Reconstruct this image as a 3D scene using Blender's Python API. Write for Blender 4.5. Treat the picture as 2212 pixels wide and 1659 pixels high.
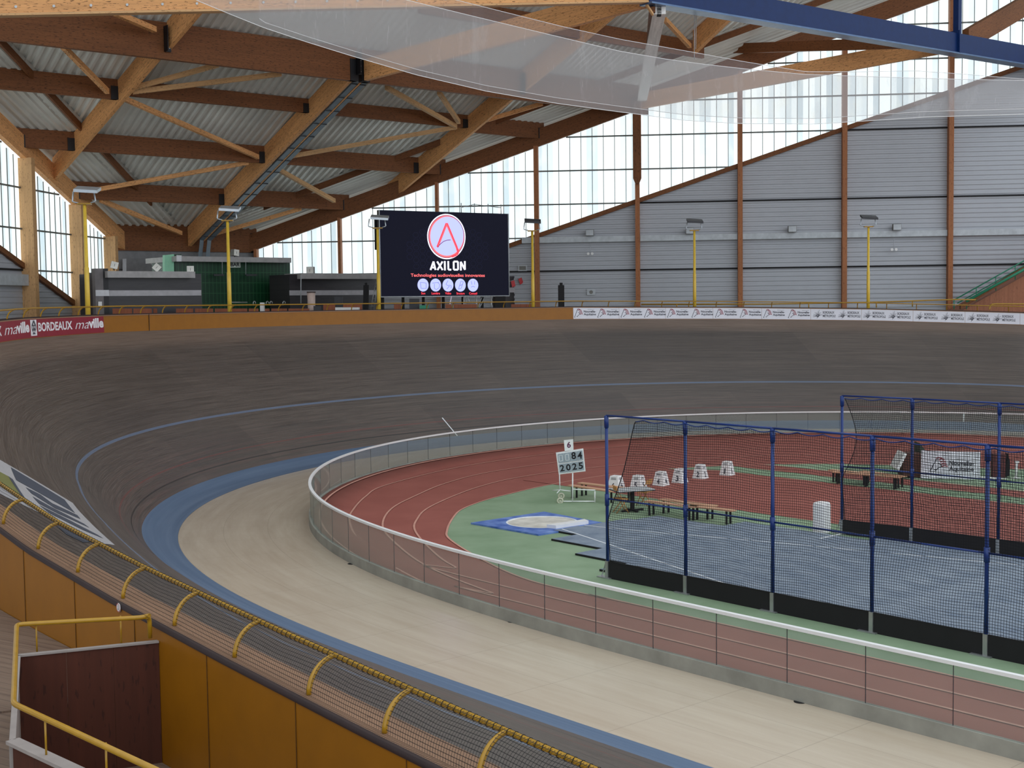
import bpy, math, random
import numpy as np
from mathutils import Vector, Matrix
random.seed(7); rng = np.random.default_rng(7)
for o in list(bpy.data.objects): bpy.data.objects.remove(o, do_unlink=True)
SC = bpy.context.scene
# ------------------------------------------------------------------ camera
IW, IH = 2212., 1659.
FPX, PITCH, ROLL, EYE = 2823.06, 0.0609227, -0.0125553, 6.6258
cF = np.array([0, math.cos(PITCH), -math.sin(PITCH)]); cR0 = np.array([1., 0, 0]); cU0 = np.cross(cR0, cF)
cR = math.cos(ROLL)*cR0 + math.sin(ROLL)*cU0; cU = -math.sin(ROLL)*cR0 + math.cos(ROLL)*cU0
cam = bpy.data.cameras.new('camera'); camo = bpy.data.objects.new('camera', cam); SC.collection.objects.link(camo)
cam.sensor_width = 36; cam.lens = FPX/IW*36; cam.clip_start = .1; cam.clip_end = 500
camo.matrix_world = Matrix(((cR[0], cU[0], -cF[0], 0), (cR[1], cU[1], -cF[1], 0), (cR[2], cU[2], -cF[2], EYE), (0, 0, 0, 1)))
SC.camera = camo
# ------------------------------------------------------------------ world, light, exposure
W = bpy.data.worlds.new('world'); SC.world = W; W.use_nodes = True
W.node_tree.nodes['Background'].inputs[0].default_value = (.86, .93, 1, 1)
W.node_tree.nodes['Background'].inputs[1].default_value = .92
SC.view_settings.view_transform = 'Standard'; SC.view_settings.look = 'None'
SC.view_settings.exposure = 0.60; SC.view_settings.gamma = 1; SC.view_settings.use_curve_mapping = False
WINDOW_E = .94
# ------------------------------------------------------------------ frames of reference
A3 = lambda *v: np.array(v, float)
CX, CY = IW/2, IH/2
def ray(px): return cR*(px[0]-CX)/FPX + cU*(CY-px[1])/FPX + cF
def G(px, z=0.):                       # pixel -> point on the level z
    d = ray(px); t = (z-EYE)/d[2]; return A3(0, 0, EYE)+d*t
def AtY(px, Y):                        # pixel -> point at distance Y
    d = ray(px); return A3(0, 0, EYE)+d*(Y/d[1])
def proj(P):
    d = np.array(P, float)-A3(0, 0, EYE); w = d@cF; return np.array([CX+FPX*(d@cR)/w, CY-FPX*(d@cU)/w])
# velodrome inner line: straight, easing, arc, easing, straight
APX, APY, TH, CA, CB = -2.26879, 61.47359, .718026, 27.886, 47.4168
_s = np.linspace(-90, 90, 7201); _S = np.abs(_s); _k = math.pi/(CA+CB)
_h = np.where(_S < CA, _k*_S, np.where(_S < CB, _k*CA+_k*((_S-CA)-(_S-CA)**2/(2*(CB-CA))), math.pi/2))*np.sign(_s)
_H = TH-_h; _ds = _s[1]-_s[0]
_x = np.concatenate([[0], np.cumsum((np.cos(_H[1:])+np.cos(_H[:-1]))/2*_ds)]); _y = np.concatenate([[0], np.cumsum((np.sin(_H[1:])+np.sin(_H[:-1]))/2*_ds)])
_i0 = 3600; _x += APX-_x[_i0]; _y += APY-_y[_i0]
def cpt(s, o, z=0.):                   # point at run s, offset o outward of the inner line
    xx = np.interp(s, _s, _x); yy = np.interp(s, _s, _y); h = np.interp(s, _s, _H)
    return A3(xx-math.sin(h)*o, yy+math.cos(h)*o, z)
def chead(s): return float(np.interp(s, _s, _H))
W0, WL = .75, 7.2
TT = [(-90, 15), (-60, 16), (-54.8, 17.4), (-52.5, 18.2), (-49.8, 19.3), (-47.1, 20.6), (-44.4, 22.3), (-43, 23.6), (-41.8, 24.7), (-38, 31), (-34, 40), (-30, 47), (-26, 50.5), (-21.5, 51.8), (-15, 52.5), (-5, 52.5), (8.6, 52.7), (15.9, 51.1), (22.5, 48.8), (28.7, 45.5), (35, 38), (42, 25), (55, 17), (90, 15)]
def bank(s):
    return math.radians(float(np.interp(s, [t[0] for t in TT], [t[1] for t in TT])))
def bandp(s):                          # outer edge of the blue band: offset, height
    e = 1-min(1, max(0, (abs(s)-26)/14)); e = e*e*(3-2*e); return .5+.5*e, .05+.30*e
def bpt(s, w, lift=0.):                # point on the banked track, w metres up the slope
    t = bank(s); o0, z0 = bandp(s); D, zt = W0+WL*math.cos(t), .05+WL*math.sin(t); f = w/WL; t2 = math.atan2(zt-z0, D-o0)
    return cpt(s, o0+(D-o0)*f-lift*math.sin(t2), z0+(zt-z0)*f+lift*math.cos(t2))
def Dz(s):
    t = bank(s); return W0+WL*math.cos(t), .05+WL*math.sin(t)
def spt(s, do, dz):                    # relative to the top edge of the track
    D, z = Dz(s); return cpt(s, D+do, z+dz)
def s_at(pxx, do, dz, lo, hi):         # run at which that edge crosses image column pxx
    ss = np.linspace(lo, hi, 1500); v = np.array([proj(spt(a, do, dz))[0] for a in ss]); return float(ss[np.abs(v-pxx).argmin()])
def bank_hit(px, lo, hi):
    best = None
    for s in np.linspace(lo, hi, 141):
        for w in np.linspace(0, WL, 61):
            e = np.hypot(*(proj(bpt(s, w))-px))
            if best is None or e < best[0]: best = (e, s, w)
    e, s0, w0 = best
    for s in np.linspace(s0-.2, s0+.2, 15):
        for w in np.linspace(max(0, w0-.15), min(WL, w0+.15), 13):
            e = np.hypot(*(proj(bpt(s, w))-px))
            if e < best[0]: best = (e, s, w)
    return best[1], best[2]
# infield coordinates: t along the hall (away from the bend), v across
AX0 = A3(APX, APY, 0); PT = A3(math.sin(TH), -math.cos(TH), 0); QT = A3(math.cos(TH), math.sin(TH), 0)
def I(t, v, z=0.): return AX0+PT*t+QT*v+A3(0, 0, z)
def Iof(px, z=0.):
    g = G(px, z)-AX0; return g@PT, g@QT
INROT = math.atan2(PT[1], PT[0])
# building: two gable walls at a right angle, corner cut off; roof plane climbs along p
wd = -math.radians(5.9); wu = A3(math.cos(wd), math.sin(wd), 0); wn = A3(-math.sin(wd), math.cos(wd), 0)
NW, UW = 87.2243, -33.43995
CORN = wu*UW+wn*NW; TR = 7.0; RO = CORN+(wu-wn)*TR/2
rp = (wu-wn)/math.sqrt(2); rq = (wu+wn)/math.sqrt(2); RG = .335*math.sqrt(2); HQ = TR/math.sqrt(2)
def R(p, q, z): return RO+rp*p+rq*q+A3(0, 0, z)
def RZ(p, z0): return z0+RG*p
def onroof(px, z0):                    # pixel -> point on the roof-parallel plane
    d = ray(px); dd = d@rp; t = (z0-RG*(RO@rp)-EYE)/(d[2]-RG*dd); return A3(0, 0, EYE)+d*t
def onp(px, p):                        # pixel -> point on the vertical plane p = const
    d = ray(px); t = (p+RO@rp)/(d@rp); return A3(0, 0, EYE)+d*t
def onfar(px, inn=0.):
    d = ray(px); t = (NW-inn)/(d@wn); return A3(0, 0, EYE)+d*t
def onleft(px, inn=0.):
    d = ray(px); t = (UW+inn)/(d@wu); return A3(0, 0, EYE)+d*t
# ------------------------------------------------------------------ mesh helpers
C = SC.collection
def npz(v): return v/np.linalg.norm(v)
class MB:
    def __init__(s): s.v = []; s.f = []; s.uv = []; s.sm = []
    def add(s, vs, fs, uvs=None, smooth=False):
        n = len(s.v); s.v += [tuple(map(float, a)) for a in vs]
        for k, f in enumerate(fs):
            s.f.append([n+i for i in f]); s.sm.append(smooth)
            s.uv.append([tuple(u) for u in uvs[k]] if uvs is not None else [(0, 0)]*len(f))
        return s
    def quad(s, a, b, c, d, uv=None): return s.add([a, b, c, d], [[0, 1, 2, 3]], [uv] if uv else None)
    def box(s, c, ax, ay, az):          # centre and three half vectors
        c, ax, ay, az = map(lambda q: np.array(q, float), (c, ax, ay, az)); L = [np.linalg.norm(q) for q in (ax, ay, az)]
        P = [c+i*ax+j*ay+k*az for k in (-1, 1) for j in (-1, 1) for i in (-1, 1)]
        F = [(0, 2, 3, 1), (4, 5, 7, 6), (0, 1, 5, 4), (2, 6, 7, 3), (0, 4, 6, 2), (1, 3, 7, 5)]
        if np.dot(np.cross(ax, ay), az) < 0: F = [f[::-1] for f in F]
        big = int(np.argmax(L)); UV = []
        for f in F:
            u = []
            for i in f:
                q = [(1 if i & 1 else -1)*L[0], (1 if i & 2 else -1)*L[1], (1 if i & 4 else -1)*L[2]]
                o = [q[j] for j in range(3) if j != big]; u.append((q[big]+c[0]*.37, o[0]+o[1]*1.3+c[1]*.21))
            UV.append(u)
        return s.add(P, F, UV)
    def bx(s, c, sx, sy, sz, rz=0.):    # centre, sizes, turn
        ca, sa = math.cos(rz), math.sin(rz); return s.box(c, A3(ca, sa, 0)*sx/2, A3(-sa, ca, 0)*sy/2, A3(0, 0, sz/2))
    def beam(s, a, b, w, h, up=(0, 0, 1), low=True):   # a,b = bottom centre line
        a, b, up = np.array(a, float), np.array(b, float), np.array(up, float); d = b-a; sd = npz(np.cross(d, up)); u2 = up if low else npz(np.cross(sd, d))
        c = (a+b)/2+(u2*h/2 if low else 0); return s.box(c, d/2, sd*w/2, u2*h/2)
    def tube(s, pts, r, n=8, cap=True):
        pts = [np.array(p, float) for p in pts]; m = len(pts); rs = r if hasattr(r, '__len__') else [r]*m; vs = []; ref = None
        for i, p in enumerate(pts):
            d = pts[min(i+1, m-1)]-pts[max(i-1, 0)]; d = npz(d)
            if ref is None: ref = A3(0, 0, 1) if abs(d[2]) < .9 else A3(1, 0, 0)
            a = npz(np.cross(d, ref)); b = np.cross(a, d); ref = b
            for k in range(n): vs.append(p+rs[i]*(a*math.cos(2*math.pi*k/n)+b*math.sin(2*math.pi*k/n)))
        fs = []; uv = []
        for i in range(m-1):
            for k in range(n):
                j = (k+1) % n; fs.append([i*n+k, i*n+j, (i+1)*n+j, (i+1)*n+k]); uv.append([(i, k/n), (i, (k+1)/n), (i+1, (k+1)/n), (i+1, k/n)])
        s.add(vs, fs, uv, True)
        if cap: n0 = len(s.v)-m*n; s.f += [[n0+k for k in range(n)][::-1], [n0+(m-1)*n+k for k in range(n)]]; s.uv += [[(0, 0)]*n]*2; s.sm += [False]*2
        return s
    def prism(s, poly, ext):            # polygon (3D points) extruded by vector
        n = len(poly); P = [np.array(p, float) for p in poly]; Q = [p+np.array(ext, float) for p in P]
        nn = np.cross(P[1]-P[0], P[2]-P[1]); vert = abs(nn[2]) < .5*(np.linalg.norm(nn)+1e-9)
        h = npz(np.cross(nn, A3(0, 0, 1))) if vert and np.linalg.norm(nn) > 1e-9 else A3(1, 0, 0)
        g = (lambda a: (a[2], a@h)) if vert else (lambda a: (a[0], a[1]))
        F = [list(range(n))[::-1], list(range(n, 2*n))]+[[i, (i+1) % n, n+(i+1) % n, n+i] for i in range(n)]; A_ = P+Q
        return s.add(A_, F, [[g(A_[i]) for i in f] for f in F])
    def disc(s, c, r, n=24, h=.02, ax=None, ay=None):
        ax = A3(1, 0, 0) if ax is None else ax; ay = A3(0, 1, 0) if ay is None else ay
        return s.prism([np.array(c)+r*(ax*math.cos(2*math.pi*k/n)+ay*math.sin(2*math.pi*k/n)) for k in range(n)], np.cross(ax, ay)*h)
    def build(s, name, m, parent=None, org=None):
        me = bpy.data.meshes.new(name); V = np.array(s.v)
        if parent is not None:
            q = parent; L = np.zeros(3)
            while q is not None: L = L+np.array(q.location); q = q.parent
            loc = np.zeros(3); V = V-L
        else:
            mn, mx = V.min(0), V.max(0); loc = A3((mn[0]+mx[0])/2, (mn[1]+mx[1])/2, mn[2]) if org is None else np.array(org, float); V = V-loc
        me.from_pydata([tuple(a) for a in V], [], s.f)
        ul = me.uv_layers.new(name='UVMap'); flat = [c for f in s.uv for u in f for c in u]; ul.data.foreach_set('uv', flat)
        me.polygons.foreach_set('use_smooth', s.sm); me.materials.append(m); me.update()
        o = bpy.data.objects.new(name, me); C.objects.link(o); o.location = loc; o.parent = parent; return o
def tag(o, label=None, cat=None, group=None, kind=None):
    for k, v in (('label', label), ('category', cat), ('group', group), ('kind', kind)):
        if v: o[k] = v
    return o
def thing(name, label, cat, loc, group=None):
    o = bpy.data.objects.new(name, None); C.objects.link(o); o.location = tuple(map(float, loc)); o.empty_display_size = .2; return tag(o, label, cat, group)
def struct(o): o['kind'] = 'structure'; return o
def copy_tree(o, parent=None, loc=None, rz=None, label=None):
    c = o.copy(); C.objects.link(c); c.parent = parent
    if loc is not None: c.location = tuple(map(float, loc))
    if rz is not None: c.rotation_euler = (0, 0, rz)
    if label: c['label'] = label
    for ch in list(o.children): copy_tree(ch, c)
    return c
# ------------------------------------------------------------------ materials
def lin(c): return tuple(((x/255)/12.92 if x/255 <= .04045 else ((x/255+.055)/1.055)**2.4) for x in c)
MATS = {}
class NT:
    def __init__(s, name):
        s.m = bpy.data.materials.new(name); s.m.use_nodes = True; s.t = s.m.node_tree; s.b = s.t.nodes['Principled BSDF']; s.out = s.t.nodes['Material Output']
    def n(s, k, **kw):
        d = s.t.nodes.new(k)
        for a, b in kw.items(): setattr(d, a, b)
        return d
    def l(s, a, b): s.t.links.new(a, b)
    def val(s, x):
        v = s.n('ShaderNodeValue'); v.outputs[0].default_value = x; return v.outputs[0]
    def math(s, op, a, b=None, c=None):
        d = s.n('ShaderNodeMath', operation=op)
        for i, x in enumerate((a, b, c)):
            if x is None: continue
            if isinstance(x, (int, float)): d.inputs[i].default_value = x
            else: s.l(x, d.inputs[i])
        return d.outputs[0]
    def mix(s, f, a, b):
        d = s.n('ShaderNodeMix', data_type='RGBA')
        for i, x in ((0, f), (6, a), (7, b)):
            if isinstance(x, (int, float)): d.inputs[i].default_value = x
            elif isinstance(x, tuple): d.inputs[i].default_value = (*x[:3], 1)
            else: s.l(x, d.inputs[i])
        return d.outputs[2]
    def uv(s):
        t = s.n('ShaderNodeTexCoord'); q = s.n('ShaderNodeSeparateXYZ'); s.l(t.outputs['UV'], q.inputs[0]); return q.outputs[0], q.outputs[1], t.outputs['UV']
    def scaled(s, vec, sx, sy, sz=1):
        q = s.n('ShaderNodeVectorMath', operation='MULTIPLY'); s.l(vec, q.inputs[0]); q.inputs[1].default_value = (sx, sy, sz); return q.outputs[0]
    def noise(s, vec, scale=1, detail=3, rough=.55, out=0):
        q = s.n('ShaderNodeTexNoise'); s.l(vec, q.inputs['Vector']); q.inputs['Scale'].default_value = scale; q.inputs['Detail'].default_value = detail; q.inputs['Roughness'].default_value = rough; return q.outputs[out]
    def ramp(s, f, a, b):
        q = s.n('ShaderNodeMapRange'); s.l(f, q.inputs[0]); q.inputs[1].default_value = a; q.inputs[2].default_value = b; return q.outputs[0]
    def obj(s):
        return s.n('ShaderNodeTexCoord').outputs['Object']
    def fin(s, col, rough=.6, metal=0, spec=None, bump=None):
        if isinstance(col, tuple): s.b.inputs['Base Color'].default_value = (*col, 1)
        else: s.l(col, s.b.inputs['Base Color'])
        if isinstance(rough, (int, float)): s.b.inputs['Roughness'].default_value = rough
        else: s.l(rough, s.b.inputs['Roughness'])
        s.b.inputs['Metallic'].default_value = metal
        if spec is not None: s.b.inputs['Specular IOR Level'].default_value = spec
        if bump is not None:
            q = s.n('ShaderNodeBump'); q.inputs['Strength'].default_value = bump[1]; q.inputs['Distance'].default_value = bump[2]; s.l(bump[0], q.inputs['Height']); s.l(q.outputs[0], s.b.inputs['Normal'])
        return s.m
def plain(name, rgb, rough=.6, metal=0, var=.12, scale=3., spec=None):
    if name in MATS: return MATS[name]
    t = NT(name); c = lin(rgb); f = t.noise(t.obj(), scale, 4)
    m = t.fin(t.mix(t.ramp(f, .3, .7), tuple(x*(1-var) for x in c), tuple(min(1, x*(1+var)) for x in c)), rough, metal, spec); MATS[name] = m; return m
def timber(name, rgb, dark, fl=.62, amount=.75):
    t = NT(name); u, v, uv = t.uv(); n1 = t.noise(t.scaled(uv, .35, 9), 1, 4); base = t.mix(t.ramp(n1, .3, .7), tuple(x*.82 for x in lin(rgb)), tuple(x*1.12 for x in lin(rgb)))
    n2 = t.noise(t.scaled(uv, 4.5, 22), 1, 2); m = t.ramp(n2, fl, fl+.05)
    n3 = t.noise(t.scaled(uv, .25, .8), 1, 2); base = t.mix(t.math('MULTIPLY', t.ramp(n3, .45, .75), .35), base, tuple(x*.55 for x in lin(rgb)))
    MATS[name] = t.fin(t.mix(t.math('MULTIPLY', m, amount), base, lin(dark)), .62, 0, .3); return MATS[name]
def emis(name, rgb, e):
    t = NT(name); t.b.inputs['Base Color'].default_value = (.004, .004, .006, 1); t.b.inputs['Specular IOR Level'].default_value = .1; t.b.inputs['Emission Color'].default_value = (*lin(rgb), 1); t.b.inputs['Emission Strength'].default_value = e; t.b.inputs['Roughness'].default_value = .6; MATS[name] = t.m; return t.m
def netmat(name, rgb, cell, fill):
    t = NT(name); u, v, uv = t.uv()
    a = t.math('LESS_THAN', t.math('FRACT', t.math('DIVIDE', u, cell)), fill); b = t.math('LESS_THAN', t.math('FRACT', t.math('DIVIDE', v, cell)), fill)
    f = t.math('MAXIMUM', a, b); tr = t.n('ShaderNodeBsdfTransparent'); mx = t.n('ShaderNodeMixShader'); t.fin(lin(rgb), .9)
    t.l(f, mx.inputs[0]); t.l(tr.outputs[0], mx.inputs[1]); t.l(t.b.outputs[0], mx.inputs[2]); t.l(mx.outputs[0], t.out.inputs[0]); MATS[name] = t.m; return t.m
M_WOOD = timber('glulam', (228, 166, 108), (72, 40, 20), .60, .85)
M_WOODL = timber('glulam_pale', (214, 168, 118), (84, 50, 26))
M_WOODR_SHADE = timber('glulam_red_shaded', (126, 78, 44), (46, 26, 14), .58, .7)  # glulam darkened: shade on the purlins facing the camera is put into its colour
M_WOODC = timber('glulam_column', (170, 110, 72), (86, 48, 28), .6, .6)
M_WWHITE = timber('glulam_white', (250, 248, 244), (90, 86, 84), .64, .5)
M_STEELB = plain('steel_black', (26, 26, 30), .5, .3)
M_YEL = plain('yellow_paint', (150, 94, 4), .45, 0, .06)
M_YELM = plain('yellow_tube', (166, 124, 26), .28, 0, .1, 8)
M_GAL = plain('galvanised', (176, 178, 178), .35, .7)
M_BLUE = plain('blue_paint', (8, 46, 112), .4, 0, .05)
M_BLUEB = plain('blue_beam_paint', (6, 40, 92), .5, 0, .1, 3, .3)
M_WHITE = plain('white_paint', (232, 230, 228), .5, 0, .03)
M_BLACK = plain('matt_black', (22, 20, 22), .8)
M_DGREY = plain('dark_grey', (58, 58, 62), .6)
M_LED = plain('screen_black', (14, 15, 26), .3)
M_GREY = plain('trunk_grey', (186, 190, 194), .5, .2)
M_CONC = plain('concrete', (150, 148, 138), .85, 0, .2, 1.5)
# track boards
t = NT('track_boards'); u, v, uv = t.uv()
s1 = t.noise(t.scaled(uv, .10, 7), 1, 5, .7); s2 = t.noise(t.scaled(uv, .5, 38), 1, 3, .7); s3 = t.noise(t.scaled(uv, .12, .5), 1, 3)
base = t.mix(t.ramp(s1, .32, .68), lin((56, 47, 42)), lin((86, 75, 68)))
base = t.mix(t.math('MULTIPLY', t.ramp(s2, .42, .7), .7), base, lin((112, 99, 90)))
base = t.mix(t.math('MULTIPLY', t.ramp(s3, .5, .7), .5), base, lin((62, 55, 52)))
cb_ = t.n('ShaderNodeCombineXYZ'); t.l(t.math('FLOOR', t.math('DIVIDE', t.math('ADD', u, t.math('MULTIPLY', v, .5)), 5.5)), cb_.inputs[0]); t.l(t.math('FLOOR', t.math('DIVIDE', v, 2.1)), cb_.inputs[1]); wp_ = t.n('ShaderNodeTexWhiteNoise', noise_dimensions='2D'); t.l(cb_.outputs[0], wp_.inputs['Vector'])
base = t.mix(t.math('MULTIPLY', t.ramp(wp_.outputs['Value'], .4, 1.0), .28), base, lin((46, 41, 39)))
top = t.ramp(v, 6.15, 6.75); topn = t.mix(t.ramp(s2, .3, .7), lin((140, 114, 96)), lin((172, 142, 120)))
topi = t.math('MULTIPLY', top, t.math('SUBTRACT', 1.0, t.math('MULTIPLY', t.ramp(u, -38, -30), .72)))
base = t.mix(topi, base, topn)
low = t.math('MULTIPLY', t.math('SUBTRACT', 1.0, t.ramp(v, .9, 2.2)), t.ramp(s1, .45, .6)); base = t.mix(t.math('MULTIPLY', low, .22), base, lin((106, 62, 56)))
def band(v, a, b, brk=1.0): return t.math('MULTIPLY', t.math('GREATER_THAN', v, a), t.math('LESS_THAN', v, b))
base = t.mix(t.math('MULTIPLY', band(v, .42, .47), .85), base, lin((22, 20, 20)))
base = t.mix(t.math('MULTIPLY', band(v, .92, .97), .5), base, lin((120, 50, 46)))
base = t.mix(t.math('MULTIPLY', band(v, 2.62, 2.72), .7), base, lin((98, 118, 146)))
M_TRACK = t.fin(base, t.ramp(s2, -.5, 2.0), 0, .8, (t.math('ADD', s1, s2), .25, .02))
t = NT('blue_band_paint'); u, v, uv = t.uv(); n1 = t.noise(t.scaled(uv, .12, 6), 1, 5)
M_BAND = t.fin(t.mix(t.ramp(n1, .3, .7), lin((82, 102, 128)), lin((104, 122, 146))), .5, 0, .4)
t = NT('apron_beige'); oc = t.obj(); u, v, uv = t.uv()
n1 = t.noise(t.scaled(uv, .25, 2.4), 1, 5, .65); n2 = t.noise(t.scaled(uv, 2.2, 16), 1, 4, .7); n3 = t.noise(uv, .5, 3)
base = t.mix(t.ramp(n1, .3, .7), lin((196, 178, 156)), lin((208, 192, 171)))
base = t.mix(t.math('MULTIPLY', t.ramp(n2, .74, .8), .4), base, lin((96, 88, 76)))
seam = t.math('MAXIMUM', t.math('LESS_THAN', t.math('FRACT', t.math('DIVIDE', u, 2.5)), .006), t.math('LESS_THAN', t.math('FRACT', t.math('DIVIDE', v, 1.25)), .01))
base = t.mix(t.math('MULTIPLY', seam, .3), base, lin((110, 104, 92)))
M_APRON = t.fin(base, t.ramp(n1, -.9, 5.5), 0, 1.0)
def sport(name, a, b, chalk=False): 
    t = NT(name); n1 = t.noise(t.obj(), .6, 4); n2 = t.noise(t.obj(), 60, 2); c = t.mix(t.ramp(n1, .3, .7), lin(a), lin(b)); return t.fin(t.mix(t.math('MULTIPLY', n2, .1), c, tuple(x*.6 for x in lin(a))), .75, 0, .25)
M_RED = sport('track_red', (148, 84, 74), (160, 94, 83)); M_GREEN = sport('sport_green', (124, 148, 116), (148, 168, 138))
M_LINE = plain('line_pale', (206, 150, 132), .7); M_LINEW = plain('line_white', (232, 234, 236), .6)
t = NT('rubber_mat'); n1 = t.noise(t.obj(), 1.1, 5); n2 = t.noise(t.obj(), 9, 3); M_MAT = t.fin(t.mix(t.ramp(t.math('ADD', t.math('MULTIPLY', n1, .7), t.math('MULTIPLY', n2, .3)), .35, .65), lin((104, 118, 136)), lin((142, 152, 164))), .7)
t = NT('blue_mat'); n1 = t.noise(t.obj(), 2.2, 5); M_BMAT = t.fin(t.mix(t.ramp(n1, .35, .7), lin((50, 88, 166)), lin((124, 152, 208))), .6)
# glass
t = NT('barrier_glass'); tr = t.n('ShaderNodeBsdfTransparent'); tr.inputs[0].default_value = (.84, .87, .845, 1); gl = t.n('ShaderNodeBsdfGlossy'); gl.inputs['Roughness'].default_value = .06; gl.inputs[0].default_value = (.7, .75, .75, 1)
lw = t.n('ShaderNodeLayerWeight'); lw.inputs[0].default_value = .5; fr = t.n('ShaderNodeMath', operation='POWER'); t.l(lw.outputs['Facing'], fr.inputs[0]); fr.inputs[1].default_value = 4.5; df = t.n('ShaderNodeBsdfDiffuse'); df.inputs[0].default_value = (.55, .56, .53, 1)
m1 = t.n('ShaderNodeMixShader'); t.l(fr.outputs[0], m1.inputs[0]); t.l(tr.outputs[0], m1.inputs[1]); t.l(gl.outputs[0], m1.inputs[2])
m2 = t.n('ShaderNodeMixShader'); m2.inputs[0].default_value = .15; t.l(m1.outputs[0], m2.inputs[1]); t.l(df.outputs[0], m2.inputs[2]); t.l(m2.outputs[0], t.out.inputs[0]); M_GLASS = t.m
# translucent wall panels
t = NT('translucent_panel'); u, v, uv = t.uv(); wn_ = t.n('ShaderNodeTexWhiteNoise', noise_dimensions='1D'); t.l(t.math('FLOOR', t.math('MULTIPLY', u, 2.0)), wn_.inputs['W']); n1 = wn_.outputs['Value']; n2 = t.noise(t.scaled(uv, .9, .6), 1, 4)
c = t.mix(t.ramp(n1, .0, .8), lin((160, 180, 188)), lin((226, 238, 240))); c = t.mix(t.math('MULTIPLY', t.ramp(n2, .5, .8), .45), c, lin((226, 228, 206)))
t.fin((.6, .62, .62), .5); t.l(c, t.b.inputs['Emission Color']); t.b.inputs['Emission Strength'].default_value = WINDOW_E; M_PANEL = t.m
# sheer white net
def sheer(name, f, rgb):
    t = NT(name); u, v, uv = t.uv(); n1 = t.noise(t.scaled(uv, .9, .12), 1, 5, .7); n2 = t.noise(t.scaled(uv, 8, .5), 1, 2)
    ff = t.math('ADD', f, t.math('ADD', t.math('MULTIPLY', t.ramp(n1, .56, .66), .08), t.math('MULTIPLY', t.ramp(n2, .66, .72), .1)))
    tr = t.n('ShaderNodeBsdfTransparent'); d = t.n('ShaderNodeBsdfDiffuse'); d.inputs[0].default_value = (*lin(rgb), 1); e = t.n('ShaderNodeBsdfTranslucent'); e.inputs[0].default_value = (*lin(rgb), 1)
    a = t.n('ShaderNodeAddShader'); mm = t.n('ShaderNodeMixShader'); mm.inputs[0].default_value = .5; t.l(d.outputs[0], mm.inputs[1]); t.l(e.outputs[0], mm.inputs[2])
    mx = t.n('ShaderNodeMixShader'); t.l(ff, mx.inputs[0]); t.l(tr.outputs[0], mx.inputs[1]); t.l(mm.outputs[0], mx.inputs[2]); t.l(mx.outputs[0], t.out.inputs[0]); return t.m
M_SHEER = sheer('sheer_net', .34, (216, 216, 216)); M_SHEER2 = sheer('sheer_net_far', .16, (222, 216, 218))
M_NETB = netmat('net_black', (14, 16, 22), .055, .15)
M_NETF = netmat('net_rail', (16, 14, 14), .035, .13)
# wall cladding, deck
M_CLAD = plain('grey_cladding', (178, 180, 186), .5, .1, .04, .3)
M_DECK = plain('steel_deck', (222, 222, 216), .45, .1, .1, .4)
# ------------------------------------------------------------------ text helper
def text2d(txt, size, bold=0., shear=0., align='LEFT', space=1.0):
    cu = bpy.data.curves.new('t', 'FONT'); cu.body = txt; cu.size = size; cu.offset = bold*size; cu.shear = shear; cu.align_x = align; cu.space_character = space; cu.resolution_u = 3
    o = bpy.data.objects.new('t', cu); C.objects.link(o); bpy.context.view_layer.update()
    me = bpy.data.meshes.new_from_object(o.evaluated_get(bpy.context.evaluated_depsgraph_get())); V = [(v.co.x, v.co.y) for v in me.vertices]; Fs = [list(p.vertices) for p in me.polygons]
    bpy.data.objects.remove(o); bpy.data.curves.remove(cu); bpy.data.meshes.remove(me); return V, Fs
def put_text(mb, T, fn, sx=1., sy=1., ox=0., oy=0.):
    V, Fs = T; return mb.add([fn(ox+x*sx, oy+y*sy) for x, y in V], Fs)
def fit_text(mb, txt, fn, x0, x1, y0, y1, bold=.02, shear=0., cap=None):
    V, Fs = text2d(txt, 1., bold, shear); xs = [a for a, b in V]; ys = [b for a, b in V]; a0, a1 = min(xs), max(xs); b0, b1 = (min(ys), max(ys)) if cap is None else cap
    return mb.add([fn(x0+(x-a0)/(a1-a0)*(x1-x0), y0+(y-b0)/(b1-b0)*(y1-y0)) for x, y in V], Fs)
def stroke(mb, pts, w, fn):
    for (a, b) in zip(pts[:-1], pts[1:]):
        d = np.array(b, float)-a; L = np.hypot(*d)
        if L < 1e-6: continue
        nn = np.array([-d[1], d[0]])/L*w/2; a = np.array(a, float); b = np.array(b, float); mb.add([fn(*(a-nn)), fn(*(b-nn)), fn(*(b+nn)), fn(*(a+nn))], [[0, 1, 2, 3]])
    return mb
def plate(org, ex, ey, nrm):           # 2D -> 3D map on a flat face
    return lambda x, y: org+ex*x+ey*y+nrm
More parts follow.
